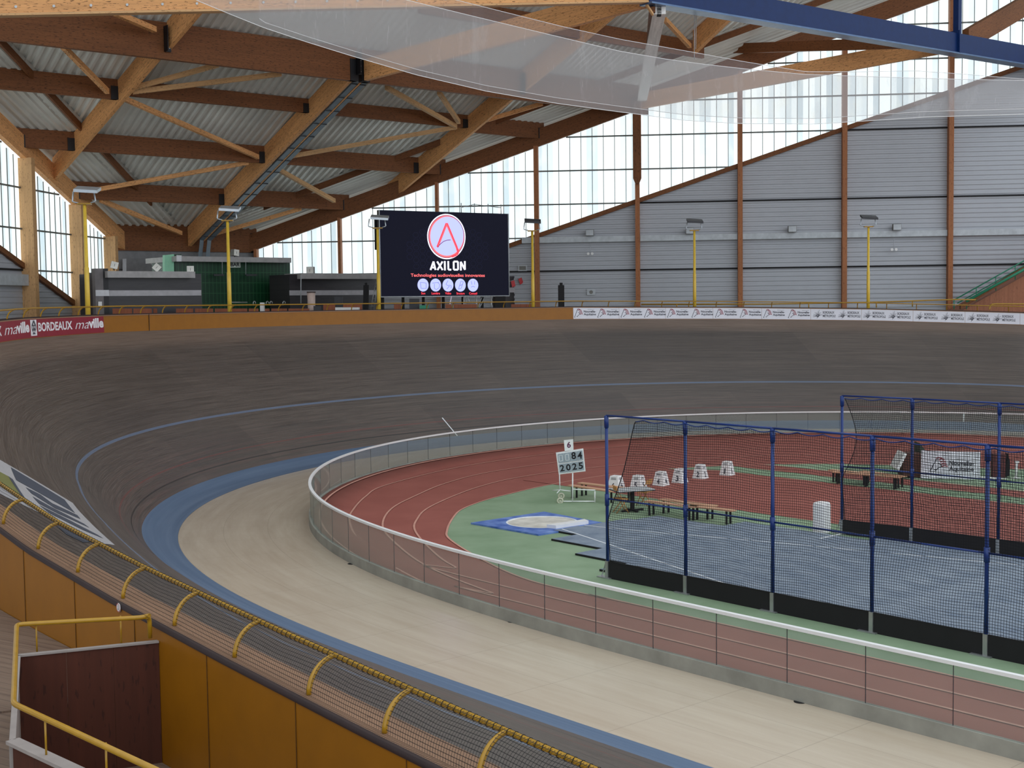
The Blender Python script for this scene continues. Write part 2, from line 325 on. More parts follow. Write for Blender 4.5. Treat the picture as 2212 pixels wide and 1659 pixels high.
# ================================================================== FLOORS AND TRACK
def crom(P, k=8):
    P = [np.array(a, float) for a in P]; Q = [P[0]]+P+[P[-1]]; out = []
    for i in range(1, len(Q)-2):
        for j in range(k):
            u = j/k; a, b, c, d = Q[i-1], Q[i], Q[i+1], Q[i+2]; out.append(.5*((2*b)+(-a+c)*u+(2*a-5*b+4*c-d)*u*u+(-a+3*b-3*c+d)*u**3))
    out.append(P[-1]); return out
def gofs(s): u = min(1, max(0, (abs(s)-20)/25)); return 3.9-.5*u*u*(3-2*u)
def gpt(s, z=0., k=0.): return cpt(s, -(gofs(s)+k), z)
S0, S1 = -78., 66.
def flat(name, pts, z, m): return MB().add([A3(p[0], p[1], z) for p in pts], [list(range(len(pts)))]).build(name, m)
struct(flat('floor', [(-60, -12), (110, -12), (110, 110), (-60, 110)], -.06, M_CONC))
def ribbon(name, ss, offs, m, uvf=None):   # offs: list of functions s->point ; rows across
    mb = MB(); n = len(offs); vs = []; fs = []; uv = []
    for i, s in enumerate(ss):
        for j, f in enumerate(offs): vs.append(f(s))
    for i in range(len(ss)-1):
        for j in range(n-1):
            fs.append([i*n+j, (i+1)*n+j, (i+1)*n+j+1, i*n+j+1][::-1])
            q = uvf or (lambda s, j: (s, float(j))); uv.append([q(ss[i], j), q(ss[i+1], j), q(ss[i+1], j+1), q(ss[i], j+1)][::-1])
    return mb.add(vs, fs, uv, True).build(name, m)
ss = np.linspace(S0, S1, 420); ws = np.linspace(0, WL, 19)
struct(ribbon('banked_track', ss, [(lambda s, w=w: bpt(s, w)) for w in ws], M_TRACK, lambda s, j: (s, float(ws[j]))))
struct(ribbon('blue_band', ss, [(lambda s, w=w: cpt(s, bandp(s)[0]*w, .004+(bandp(s)[1]-.004)*w*w)) for w in (0, .25, .5, .75, 1)], M_BAND, lambda s, j: (s, j*.2)))
ao = np.linspace(0, 1, 7)
struct(ribbon('beige_apron', ss, [(lambda s, k=k: cpt(s, -(gofs(s)+.1)*k, 0)) for k in ao], M_APRON, lambda s, j: (s, float(ao[j])*3.8)))
gl_s = np.linspace(-62, 58, 180)
def clean(P): return [(I(t_, v_)[0], I(t_, v_)[1]) for t_, v_ in P]
gpoly = [gpt(s, 0, .14)[:2] for s in gl_s]; struct(flat('running_track', gpoly, .004, M_RED))
def kz(s): e = 1-min(1, max(0, (abs(s)-24)/14)); return e*e*(3-2*e)*.22
struct(ribbon('running_track_rim', gl_s, [(lambda s: gpt(s, .006, 1.25)), (lambda s: gpt(s, .006+kz(s), .14)), (lambda s: gpt(s, .0, .12))], M_RED))
GRN = crom([(62, -18.1), (30, -18.1), (27.2, -18.15), (24.74, -18.08), (22.2, -17.35), (19.1, -16.05), (17.75, -15.1), (16.06, -13.51), (14.97, -12.25), (14.05, -10.5), (13.56, -9.03), (12.86, -6.39), (12.5, -2.45), (13.3, 1.0), (15.4, 4.35), (18, 6.6), (22, 8.6), (28, 10), (62, 10.5)])
L4 = crom([(62, -18.95), (25, -18.95), (22.2, -18.35), (19.85, -17.33), (17.1, -15.8), (15.5, -14.5), (14.01, -12.93), (12.3, -10.3), (11.18, -8.08), (10.51, -5.9), (10.35, -3), (10.8, .2), (11.6, 3.3), (13.52, 6.82), (17, 9.9), (22, 11.8), (30, 12.6), (62, 12.8)])
L3 = crom([(62, -19.8), (27, -19.8), (25.1, -19.6), (21.8, -18.86), (18.8, -17.64), (15.9, -16.1), (13.3, -13.9), (11.4, -11.4), (9.8, -8.9), (8.55, -5.87), (8.1, -2), (8.3, 2), (9.3, 5.2), (11.78, 9.13), (16, 12.5), (22, 14.2), (30, 14.8), (62, 15)])
L2 = crom([(62, -20.65), (27, -20.55), (24.2, -20.3), (20.3, -19.2), (17.4, -18.0), (14.2, -16.15), (12.45, -14.8), (10.4, -12.9), (8.64, -10.85), (6.7, -6.5), (5.9, -3), (5.65, .4), (5.9, 4.6), (7.2, 8.2), (9.86, 11.68), (14.5, 14.9), (20, 16.4), (30, 16.9), (62, 17)])
struct(flat('infield_floor', clean(GRN), .010, M_GREEN))
struct(flat('sprint_lanes', clean([(11.2, -6.3), (60, -6.3), (60, .9), (14.6, .9), (13.5, .2), (11.4, -1.2)]), .016, M_RED))
struct(flat('jump_runway', clean([(12.6, 2.3), (60, 2.2), (60, 3.6), (15.1, 3.6), (13.2, 3.0)]), .016, M_RED))
def line_strip(mb, P, w, z):
    P = [I(a[0], a[1], z) for a in P]
    for i in range(len(P)-1):
        d = npz(P[i+1]-P[i]); n_ = A3(-d[1], d[0], 0)*w/2; mb.quad(P[i]-n_, P[i+1]-n_, P[i+1]+n_, P[i]+n_)
mb = MB()
for L in (GRN, L4, L3, L2): line_strip(mb, L, .06, .022)
for i in range(len(gl_s)-1):
    s = gl_s[i]
    if s > -44: s2_ = gl_s[i+1]; za_, zb2 = .022+kz(s)*.87, .022+kz(s2_)*.87; mb.quad(gpt(s, za_, .36), gpt(s2_, zb2, .36), gpt(s2_, zb2+.012, .30), gpt(s, za_+.012, .30))
line_strip(mb, [(15.2, 3.64), (60, 3.64)], .06, .024)
struct(mb.build('lane_lines', M_LINE))
# painted transverse marks low on the banking
mb = MB()
for pa, pb in (((955, 902), (989, 952)), ((2082, 892), (2081, 918))):
    sa, wa = bank_hit(pa, -20, 40); sb, wb = bank_hit(pb, -20, 40)
    for k in range(6):
        f0, f1 = k/6, (k+1)/6; q = lambda f, e: bpt(sa+(sb-sa)*f+e, wa+(wb-wa)*f, .006); mb.quad(q(f0, -.03), q(f1, -.03), q(f1, .03), q(f0, .03))
struct(mb.build('painted_line', M_LINEW))
# painted advertisement on the banking, lower left
def bank_paint(mb, poly, lift):
    P = [np.array(bank_hit(p, -47, -31)) for p in poly]; c = sum(P)/len(P); n = len(P); N_ = 14
    for i in range(n):                  # fan of finely divided triangles so that it lies on the curved boards
        a, b = P[i], P[(i+1) % n]
        grid = {}
        for u_ in range(N_+1):
            for v_ in range(N_+1-u_):
                q = c+(a-c)*u_/N_+(b-c)*v_/N_; grid[u_, v_] = bpt(q[0], max(.02, q[1]), lift)
        for u_ in range(N_):
            for v_ in range(N_-u_):
                mb.add([grid[u_, v_], grid[u_+1, v_], grid[u_, v_+1]], [[0, 1, 2]])
                if u_+v_ < N_-1: mb.add([grid[u_+1, v_], grid[u_+1, v_+1], grid[u_, v_+1]], [[0, 1, 2]])
def zz(L): return [(a/8.296, 980+b/8.296) for a, b in L]
M_ADL = plain('ad_light', (168, 164, 164), .5, 0, .05); M_ADD = plain('ad_slate', (66, 72, 84), .5, 0, .05); M_ADG = plain('ad_olive', (116, 116, 66), .5, 0, .08)
ad = thing('painted_advert', 'grey, slate and olive advert painted across the left banking above the nets', 'painted advert', bpt(-40, 5))
mb = MB(); bank_paint(mb, zz([(-60, 90), (0, 120), (1300, 890), (1400, 1010), (2060, 1640), (1700, 1600), (900, 1150), (-60, 700)]), .004); mb.build('background', M_ADL, ad)
mb = MB(); bank_paint(mb, zz([(-60, 300), (140, 410), (420, 780), (-60, 480)]), .007); mb.build('olive_field', M_ADG, ad)
mb = MB()
for poly in ([(185, 250), (1150, 830), (1340, 1070), (290, 480)], [(140, 410), (225, 470), (440, 800), (380, 770)], [(455, 610), (720, 740), (950, 920), (1380, 1110), (1440, 1180), (1000, 990), (560, 720)], [(570, 770), (900, 950), (1500, 1260), (1600, 1335), (1050, 1090), (700, 900)], [(700, 935), (1200, 1180), (1750, 1460), (1850, 1530), (1500, 1380), (900, 1080)], [(1000, 1290), (1300, 1420), (1660, 1590), (1500, 1600), (1180, 1450)]):
    bank_paint(mb, zz(poly), .010)
mb.build('slate_stripes', M_ADD, ad)
# ================================================================== GLASS BARRIER round the infield
gb = thing('glass_barrier', 'low glass barrier with white top rail curving round the red running track', 'barrier', gpt(0))
s = -62.0; joints = []
PW = 1.52
while s < 52: joints.append(s); s += PW/(1-_k*gofs(s) if abs(s) < CA else 1-_k*gofs(s)*max(0, (CB-abs(s))/(CB-CA)))
mb = MB()
for i in range(len(joints)-1):
    sub = np.linspace(joints[i], joints[i+1], 4)
    for a, b in zip(sub[:-1], sub[1:]):
        P = [gpt(a, 0, .0), gpt(b, 0, .0), gpt(b, 0, .10), gpt(a, 0, .10)]; mb.prism(P, (0, 0, .25))
mb.build('kerb', M_CONC, gb)
t_pan = []
for i in range(len(joints)-1):
    a, b = gpt(joints[i], .25, .05), gpt(joints[i+1], .25, .05); d = npz(b-a); a = a+d*.012; b = b-d*.012; n_ = A3(-d[1], d[0], 0)*.005
    MB().prism([a-n_, b-n_, b+n_, a+n_], (0, 0, .93)).build('glass_panel', M_GLASS, gb)
for j in joints: a = gpt(j, .25, .05); h_ = chead(j); MB().bx(a+A3(0, 0, .465), .009, .012, .93, h_).build('panel_joint', M_DGREY, gb)
mb = MB(); rl = np.linspace(joints[0], joints[-1], 260); prof = [(-.045, 1.18), (.045, 1.18), (.045, 1.235), (-.045, 1.235)]
vs = [gpt(s, z, .05+k) for s in rl for k, z in prof]; fs = [[i*4+j, i*4+(j+1) % 4, (i+1)*4+(j+1) % 4, (i+1)*4+j] for i in range(len(rl)-1) for j in range(4)]
mb.add(vs, fs); mb.build('top_rail', M_WHITE, gb)
for px_ in ((760, 1218), (1108, 1343), (1729, 1516)):
    g = G(px_, .0); tag(MB().disc(g+A3(0, 0, .001), .11, 20, .006).build('floor_drain', M_BLACK), 'small dark round drain in the beige floor, ' + {760: 'nearest the tight end of the glass barrier', 1108: 'the middle one of three', 1729: 'furthest right of three'}[px_[0]], 'drain', 'floor drains beside the glass barrier')
# ================================================================== TRACK BARRIER (yellow boards, cap, hoops, rail)
SN = np.linspace(S0, -30, 150); SF = np.linspace(-30, 60, 260); SA = np.concatenate([SN, SF[1:]])
tb = thing('track_barrier', 'yellow board wall with tubular rail round the top of the banked track', 'barrier', spt(0, 0, 0))
ribbon('inner_boards', SA, [(lambda s: spt(s, .0, -.02)), (lambda s: spt(s, .02 if s > -36 else -.15, .66))], M_YEL).parent = None
o = bpy.data.objects['inner_boards']; o.parent = tb; o.location = Vector(o.location)-tb.location
def rib(name, offs, m, rng_=SA, uvf=None):
    o = ribbon(name, rng_, offs, m, uvf); o.parent = tb; o.location = Vector(o.location)-tb.location; return o
M_CAP = timber('cap_wood', (158, 122, 96), (80, 50, 40), .7, .4); M_TRIMD = plain('edge_trim', (44, 26, 24), .6)
def cin(s): return -.17 if s < -36 else 0.
rib('cap', [(lambda s: spt(s, cin(s), .62)), (lambda s: spt(s, cin(s)-.005, .665)), (lambda s: spt(s, .23, .665))], M_CAP, SA, lambda s, j: (s, j*.2))
rib('cap_edge', [(lambda s: spt(s, .23, .665)), (lambda s: spt(s, .23, .69)), (lambda s: spt(s, .275, .69)), (lambda s: spt(s, .275, .63))], M_TRIMD)
rib('outer_boards', [(lambda s: spt(s, .262, .66)), (lambda s: spt(s, .255, -2.6))], M_YEL)
rib('cap_line', [(lambda s: spt(s, -.008, .655)), (lambda s: spt(s, -.012, .69)), (lambda s: spt(s, .0, .69))], M_TRIMD, SF)
M_SEAM = plain('seam_ochre', (96, 60, 8), .6)
for s in np.arange(-60, -40, 1.75):
    a = spt(s, .266, .66); h_ = chead(s); MB().bx(a-A3(0, 0, 1.2), .007, .008, 2.4, h_).build('board_seam', M_SEAM, tb)
MB().bx(spt(s_at(322, 0, .3, -23, 0), -.006, .33), .02, .02, .66, chead(-10)).build('board_seam', M_TRIMD, tb)
mb = MB(); mb.tube([spt(s, -.18, .98) for s in np.arange(-62, -40, .25)], .028, 10); mb.tube([spt(s, -.18, .98) for s in np.arange(-40.25, 44, .5)], .027, 8)
RAILN = mb.build('rail', M_YELM, tb)
mb = MB()
for s in np.arange(-60, -40.5, .085):   # net lacing rings wound on the near rail
    c0 = spt(s, -.18, .98); h_ = chead(s); d = A3(math.cos(h_), math.sin(h_), .05); sd = A3(-math.sin(h_), math.cos(h_), 0)
    mb.tube([c0+(sd*math.cos(a)+A3(0, 0, 1)*math.sin(a))*.0315 + d*.002*a for a in np.linspace(0, 2*math.pi, 9)], .003, 4, False)
lc = mb.build('net_lacing', M_BLACK, tb)
def hoop(s, r=.025):
    P = []
    for a in np.linspace(0, 1, 9):
        ang = a*math.pi/2; do = .12-.30*(1-math.cos(ang)); dz = .66+.32*math.sin(ang); P.append(spt(s, do, dz))
    return MB().tube(P, r, 8)
s = -44.41+1.28*2
hs = [-58.2, -56.95, -55.7, -54.5, -53.77, ]
near = [-57.6, -56.3, -55.03, -53.77, -52.48, -51.25, -49.83, -48.47, -47.12, -45.76, -44.41, -43.0, -41.7]
far = list(np.arange(-40.4, 44, 1.27))
for s in near+far[:84]: hoop(s).build('hoop', M_YELM, tb)
# near net from the wall edge over the hoops to the rail
vs, fs, uv = [], [], []; sl = np.linspace(-62, -40.2, 300); na = 13
for s in sl:
    k = min(abs(s-q) for q in near)/.64; sag = .055*min(1, k)**1.2
    for j in range(na):
        a = j/(na-1)
        if a < .25: do = .27-.15*(a/.25); dz = .67
        else: ang = (a-.25)/.75*math.pi/2; rr = 1+.03-sag*math.sin(2*ang)*1.5; do = .12-.30*(1-math.cos(ang))*rr; dz = .66+.33*math.sin(ang)*rr-.0
        vs.append(spt(s, do, dz+.008))
n = na
for i in range(len(sl)-1):
    for j in range(n-1):
        fs.append([i*n+j, (i+1)*n+j, (i+1)*n+j+1, i*n+j+1]); U = lambda a, b: (sl[a]*1.0, b*.05); uv.append([U(i, j), U(i+1, j), U(i+1, j+1), U(i, j+1)])
tag(MB().add(vs, fs, uv, True).build('safety_net', M_NETF), 'black mesh net laced along the near yellow rail and stretched down to the wall edge', 'net')
# --- banners on the barrier
def bmap(s0, dirn=1, lift=.02): return lambda x, y: spt(s0+x, -lift-.004*0+.02*y/.66, y)
def banner_sheet(name, s0, s1, m, label, cat, lift, group=None):
    ss_ = np.linspace(s0, s1, max(4, int(abs(s1-s0)/.35))); f = lambda s, dz, do: spt(s, do+.02*dz/.66, dz)
    mb = MB(); n = len(ss_); vs = [f(s, z, do) for s in ss_ for z, do in ((.02, -lift), (.64, -lift), (.64, -lift+.006), (.02, -lift+.006))]
    fs = [[i*4+j, (i+1)*4+j, (i+1)*4+(j+1) % 4, i*4+(j+1) % 4] for i in range(n-1) for j in range(4)]
    return tag(mb.add(vs, fs).build(name, m), label, cat, group)
M_BWHITE = plain('banner_white', (226, 226, 234), .35, 0, .03); M_BRED = plain('banner_red', (140, 28, 46), .45, 0, .06)
M_INK = plain('ink_dark', (70, 70, 80), .5); M_INKR = plain('ink_red', (150, 60, 72), .5); M_INKW = plain('ink_white', (236, 232, 234), .5)
sb = s_at(224.5, 0, .3, -23, 0); sa = -31.0
rb = banner_sheet('town_banner', sa, sb, M_BRED, 'dark red banner with white BORDEAUX maville lettering on the track barrier', 'banner', .012)
fn = lambda x, y: spt(x, -.018+.02*y/.66, y)
def sx(p): return s_at(p, 0, .3, -28, 0)
for wd_, a, b, y1, bo, sh in (('BORDEAUX', 82, 156, .5, .028, 0), ('ma', 162, 192, .42, -.006, .35), ('ville', 191, 223, .56, .04, 0), ('ma', 9, 37, .42, -.006, .35), ('ville', 36, 63, .56, .04, 0), ('X', -8, 3, .5, .03, 0)):
    mb = MB(); fit_text(mb, wd_, fn, sx(a), sx(b), .2, y1, bo, sh); mb.build('lettering_word', M_INKW, rb)
c0, c1 = sx(65.5), sx(79); fq = lambda x, y: fn(c0+(c1-c0)*x, .08+.52*y)
mb = MB().quad(fq(0, 0), fq(1, 0), fq(1, 1), fq(0, 1)); mb.build('emblem_ground', M_INKW, rb)
fq2 = lambda x, y: spt(c0+(c1-c0)*x, -.022, .08+.52*y)
mb = MB(); stroke(mb, [(.2, .62), (.5, .95), (.8, .62)], .1, fq2)
for cx_, cy_ in ((.35, .5), (.65, .5), (.5, .32)): stroke(mb, [(cx_+.17*math.cos(a), cy_+.17*math.sin(a)) for a in np.linspace(0, 6.3, 12)], .07, fq2)
stroke(mb, [(.25, .12), (.75, .12)], .06, fq2); mb.build('emblem', M_INK, rb)
def lion(mbr, mbd, f):                 # regional lion mark on a unit box
    for st, w in (([(.30, .62), (.22, .50), (.16, .30), (.05, .08)], .05), ([(.3, .62), (.34, .82), (.48, .86)], .05), ([(.05, .08), (.14, .05)], .05), ([(.34, .12), (.48, .3), (.66, .4), (.62, .5), (.48, .62)], .05), ([(.34, .12), (.30, .2)], .04)): stroke(mbd, st, w, f)
    for k, (x0, y0) in enumerate(((.36, .93), (.5, .84), (.58, .7), (.62, .56), (.66, .42))):
        stroke(mbr, [(x0, y0-.03), (x0+.12, y0+.05), (x0+.3, y0)], .075, f)
def spray(mb, f):
    for a in np.linspace(.2, 3.4, 15):
        L = .25+.3*abs(math.sin(a*5)); stroke(mb, [(.55+.07*math.cos(a), .33+.07*math.sin(a)), (.55+L*math.cos(a), .33+L*math.sin(a))], .022, f)
    stroke(mb, [(.02, .3), (.5, .3)], .03, f); stroke(mb, [(.57, .4), (.68, .98)], .03, f); stroke(mb, [(.4, .35), (.55, .2), (.7, .45)], .11, f); stroke(mb, [(.5, .3), (.46, .04)], .03, f)
NAx = [1240, 1290, 1340, 1391, 1440, 1493, 1544, 1597, 1648, 1702]; BMx = [1756, 1810, 1864, 1918, 1976, 2033, 2089, 2144]
e0 = [1238, 1337, 1438, 1540, 1645, 1751, 1861, 1972, 2085, 2204]
def sr(p): return s_at(p, 0, .3, 0, 40)
ords = ['first', 'second', 'third', 'fourth', 'fifth']
for k in range(9):
    s0_, s1_ = sr(e0[k]), sr(e0[k+1])-.01; na_ = k < 5
    lab = ('white banner with two Nouvelle-Aquitaine lion logos, %s from the yellow boards' % ords[k]) if na_ else ('white banner with two Bordeaux Métropole spray logos, %s from the lion logo banners' % ords[k-5])
    b = banner_sheet('sponsor_banner', s0_, s1_, M_BWHITE, lab, 'banner', .012, 'white sponsor banners on the far track barrier')
    for xx in (NAx[2*k:2*k+2] if na_ else BMx[2*(k-5):2*(k-5)+2]):
        mbd, mbr = MB(), MB(); a, w_ = sr(xx), sr(xx+20)-sr(xx); f = lambda x, y, a=a, w_=w_: fn(a+w_*x, .07+.5*y)
        if na_:
            lion(mbr, mbd, f); ta, tb_ = sr(xx+21), sr(xx+47)
            for wd_, q0_, q1_, y0_, y1_, bo_ in (('Nouvelle-', ta, tb_, .36, .48, .03), ('Aquitaine', ta, tb_, .18, .33, .03), ('RÉGION', ta+.2, ta+.5, .51, .55, 0)): mw = MB(); fit_text(mw, wd_, fn, q0_, q1_, y0_, y1_, bo_); mw.build('logo_word', M_INK, b)
        else:
            spray(mbd, f)
            for wd_, q1_, y0_, y1_ in (('BORDEAUX', 46, .36, .5), ('MÉTROPOLE', 49, .17, .34)): mw = MB(); fit_text(mw, wd_, fn, sr(xx+21), sr(xx+q1_), y0_, y1_, .02); mw.build('logo_word', M_INK, b)
        mbd.build('logo_mark', M_INK, b)
        if na_: mbr.build('red_mark', M_INKR, b)
xt = sr(2204); banner_sheet('sponsor_banner', xt, xt+4, M_BWHITE, 'plain white end of a sponsor banner at the right edge of the photo', 'banner', .012, 'white sponsor banners on the far track barrier')
# promenade behind the barrier
def pz(s): return -.45 if s > -38 else (-.45-.19*min(1, (-38-s)/5))
t = NT('floor_boards'); oc = t.obj(); rot_ = t.n('ShaderNodeVectorRotate', rotation_type='Z_AXIS'); t.l(oc, rot_.inputs['Vector']); rot_.inputs['Angle'].default_value = .55; q_ = t.n('ShaderNodeSeparateXYZ'); t.l(rot_.outputs[0], q_.inputs[0])
nb_ = t.noise(t.scaled(rot_.outputs[0], .5, 14), 1, 4); c = t.mix(t.ramp(nb_, .3, .7), lin((104, 82, 68)), lin((130, 108, 90))); M_PLANK = t.fin(t.mix(t.math('LESS_THAN', t.math('FRACT', t.math('DIVIDE', q_.outputs[1], .14)), .05), c, lin((70, 54, 46))), .6)
struct(ribbon('promenade_floor', SA[(SA > -38)], [(lambda s, k=k: spt(s, .27+k, .66-.55)) for k in (0, 8, 20, 34)], M_CONC, lambda s, j: (s, j*6.)))
# ================================================================== NEAR WALKWAY AND STAIRWELL (lower left)
def on_outer(px, lo=-60, hi=-40):
    best = None
    for s in np.linspace(lo, hi, 400):
        q = spt(s, .262, 0); d = ray(px); t = d[:2]@q[:2]/(d[:2]@d[:2]); p = A3(0, 0, EYE)+d*t; e = np.hypot(*(p-q)[:2])
        if best is None or e < best[0]: best = (e, s, p)
    return best[1], best[2]
sF, pF = on_outer((80, 1361)); ZW = float(pF[2])
ss_ = np.linspace(-72, -38, 60)
sP, P0 = on_outer((343, 1384)); zp = float(P0[2]); P1 = G((39, 1415), zp); dpan = npz(P1-P0); sB, PB = on_outer((346, 1645)); ZB = float(PB[2])
struct(MB().prism([spt(a, .27, 0)*A3(1, 1, 0)+A3(0, 0, ZW-.04) for a in np.linspace(sP+.03, -36, 40)]+[spt(-36, 14, 0)*A3(1, 1, 0)+A3(0, 0, ZW-.04), P0*A3(1, 1, 0)+dpan*9+A3(0, 0, ZW-.04)], (0, 0, .04)).build('walkway_floor', M_PLANK))
M_PANEL_B = timber('panel_brown', (78, 38, 24), (42, 18, 12), .62, .6); M_EDGE = plain('grey_edge', (150, 140, 134), .6)
sw = thing('stairwell_guard', 'dark brown plank parapet with yellow tube handrail round the stairwell, lower left', 'railing', P0*A3(1, 1, 0)+dpan*1.2+A3(0, 0, ZB))
PC = G((27, 1597), zp); PD = G((160, 1659), zp); dside = npz(PC-P1); PDx = PC+npz(PD-PC)*3.2
L1 = np.linalg.norm(P1-P0)
nin = npz(np.cross(A3(0, 0, 1), dpan)); nin = nin if nin@(A3(0, 0, 0)-P0) > 0 else -nin
for k in range(3):                      # three wide planks
    a = P0+dpan*(L1*k/3+.0012); b = P0+dpan*(L1*(k+1)/3-.0012); MB().prism([a*A3(1, 1, 0)+A3(0, 0, ZB-.3), b*A3(1, 1, 0)+A3(0, 0, ZB-.3), b-A3(0, 0, .02), a-A3(0, 0, .02)], -nin*.03).build('plank', M_PANEL_B, sw)
mb = MB(); mb.beam(P0+A3(0, 0, -.02)-nin*.015, P1+A3(0, 0, -.02)-nin*.015, .07, .02); mb.beam(P1-A3(0, 0, .02), PC-A3(0, 0, .02), .05, .02); mb.build('coping', M_EDGE, sw)
lx = npz(PDx-PC); a, b = PC, PDx
MB().prism([a*A3(1, 1, 0)+A3(0, 0, ZB-.3), b*A3(1, 1, 0)+A3(0, 0, ZB-.3), b-A3(0, 0, .03), a-A3(0, 0, .03)], nin*.05).build('near_panel', M_PANEL_B, sw)
MB().beam(a-A3(0, 0, .03), b-A3(0, 0, .03), .12, .03).build('near_coping', M_EDGE, sw)
MB().prism([P1*A3(1, 1, 0)+A3(0, 0, ZB-.3), PC*A3(1, 1, 0)+A3(0, 0, ZB-.3), PC-A3(0, 0, .02), P1-A3(0, 0, .02)], dpan*.03).build('side_panel', M_EDGE, sw)
zr = zp+.30
H0 = G((324, 1378), zp+.05); HA = G((322, 1333), zr); HB = G((36, 1349), zr); HC = G((29, 1520), zr); HD = HC+npz(G((327, 1659), zr)-HC)*3.5
def bend(P, r=.09, k=5):
    out = [P[0]]
    for i in range(1, len(P)-1):
        a = P[i]+npz(P[i-1]-P[i])*r; b = P[i]+npz(P[i+1]-P[i])*r
        for j in range(k+1): u_ = j/k; out.append((1-u_)**2*a+2*u_*(1-u_)*P[i]+u_*u_*b)
    return out+[P[-1]]
MB().tube(bend([H0, H0*A3(1, 1, 0)+A3(0, 0, zr), HA+(HB-HA)*.03, HB, HC, HD]), .025, 12).build('handrail', M_YELM, sw)
for pb, ax_ in (((80, 1408), 0), ((262, 1391), 0), ((100, 1633), 1), ((231, 1690), 1)):
    b = G(pb, zp-.01); t_ = A3(b[0], b[1], zr); MB().tube([b, t_], .009, 8).build('post', M_YELM, sw)
struct(MB().prism([P0*A3(1, 1, 0)+A3(0, 0, ZB), P1*A3(1, 1, 0)+A3(0, 0, ZB), PC*A3(1, 1, 0)+A3(0, 0, ZB), PDx*A3(1, 1, 0)+A3(0, 0, ZB), spt(-60, .27, 0)*A3(1, 1, 0)+A3(0, 0, ZB)], (0, 0, -.05)).build('stair_landing', M_PLANK))
q0 = P1*A3(1, 1, 0)+A3(0, 0, ZW-.02); struct(MB().prism([q0, PC*A3(1, 1, 0)+A3(0, 0, ZW-.02), PC*A3(1, 1, 0)+A3(0, 0, ZW-.02)-A3(1, .3, 0)*.0+npz(PC-P1)*3, q0-A3(3.5, 0, 0)+npz(PC-P1)*3, q0-A3(3.5, 0, 0)+dpan*2], (0, 0, -.03)).build('side_landing', M_PLANK))
# little round plate on the wall top
_, c = on_outer((260, 1312)); c = G((260, 1312), float(c[2])); h_ = chead(-46.5); ex = A3(math.cos(h_), math.sin(h_), 0)*-1; n_ = A3(math.sin(h_), -math.cos(h_), 0)*-1
c = c+n_*.02
sg = thing('round_sign', 'small round white sign with red rim fixed to the near yellow wall', 'sign', c)
MB().disc(c, .052, 24, .006, ex, A3(0, 0, 1)).build('plate', M_WHITE, sg)
fn = lambda x, y: c+ex*x+A3(0, 0, y)+np.cross(ex, A3(0, 0, 1))*.008
mb = MB(); stroke(mb, [(.046*math.cos(a), .046*math.sin(a)) for a in np.linspace(0, 6.2832, 25)], .008, fn); mb.build('rim', plain('sign_red', (170, 50, 40), .5), sg)
mb = MB(); stroke(mb, [(0, .03), (.004, -.028)], .010, fn); stroke(mb, [(-.008, -.024), (0, 0)], .006, fn); mb.build('pictogram', M_INK, sg)
# ================================================================== WALLS
UMID = 76.
def zline(u):                          # lower edge of the translucent field on the far wall (gable is symmetric about UMID)
    u = min(u, 2*UMID-u)
    a = onfar((1100, 531)); b = onfar((2212, 143)); ua, ub = a[:2]@wu[:2]-UW, b[:2]@wu[:2]-UW; m = (b[2]-a[2])/(ub-ua); return a[2]+m*(u-ua)
ZR0 = onfar((1370, 243))[2]-.335*(onfar((1370, 243))[:2]@wu[:2]-UW)
def zroof(u): return ZR0+.335*min(u, 2*UMID-u)
def FW(u, z, inn=0.): return wu*(UW+u)+wn*(NW-inn)+A3(0, 0, z)
def LWp(u, z, inn=0.): return wn*(NW-u)+wu*(UW+inn)+A3(0, 0, z)
UE = 140.
BAY = [TR+BAYK*6.6 for BAYK in range(0, 11)]
colu = [float(onfar((x_, 640))[:2]@wu[:2]-UW) for x_ in (739, 951, 1165.3, 1381.6, 1600.3, 1822.5, 2048.6)]
step = (colu[-1]-colu[0])/6; cu0 = colu[0]
FC = [cu0-step]+[cu0+step*k for k in range(0, 20)]
ZP = 4.0
def clad(WF, name, uend):
    mb = MB(); z = ZP
    while z < 34:
        for dz, i0, i1 in ((.05, 0, .035), (.10, .035, .035), (.05, .035, 0), (.10, 0, 0)):
            u0 = 0.; 
            # run starts where the slanting trim crosses this height
            us = u0
            ua, ub = 0., UMID
            for _ in range(40):
                um = (ua+ub)/2
                if zline(um) < z+dz/2: ua = um
                else: ub = um
            us = max(TR-.4, ub)
            ue_ = min(uend, 2*UMID-us)
            if us < ue_-.1 and ub < UMID-.2: a, b = WF(us, z, i0), WF(ue_, z, i0); mb.quad(a, b, WF(ue_, z+dz, i1), WF(us, z+dz, i1))
            z += dz
    return struct(mb.build(name, M_CLAD))
clad(FW, 'wall_far', UE); clad(LWp, 'wall_left', 140.)
struct(MB().prism([R(0, -HQ, ZP)-rp*.0, R(0, HQ, ZP), R(0, HQ, 10.7), R(0, -HQ, 10.7)], -rp*.1).build('wall_corner', plain('corner_grey', (128, 128, 130), .6)))
MB_ = MB(); MB_.bx(R(0, 0, 9.15)+rp*.05, .12, 2*HQ-.3, .05, math.atan2(rp[1], rp[0])); struct(MB_.build('trim_1', M_DGREY))
M_WFR = plain('window_frame_grey', (104, 106, 102), .5)
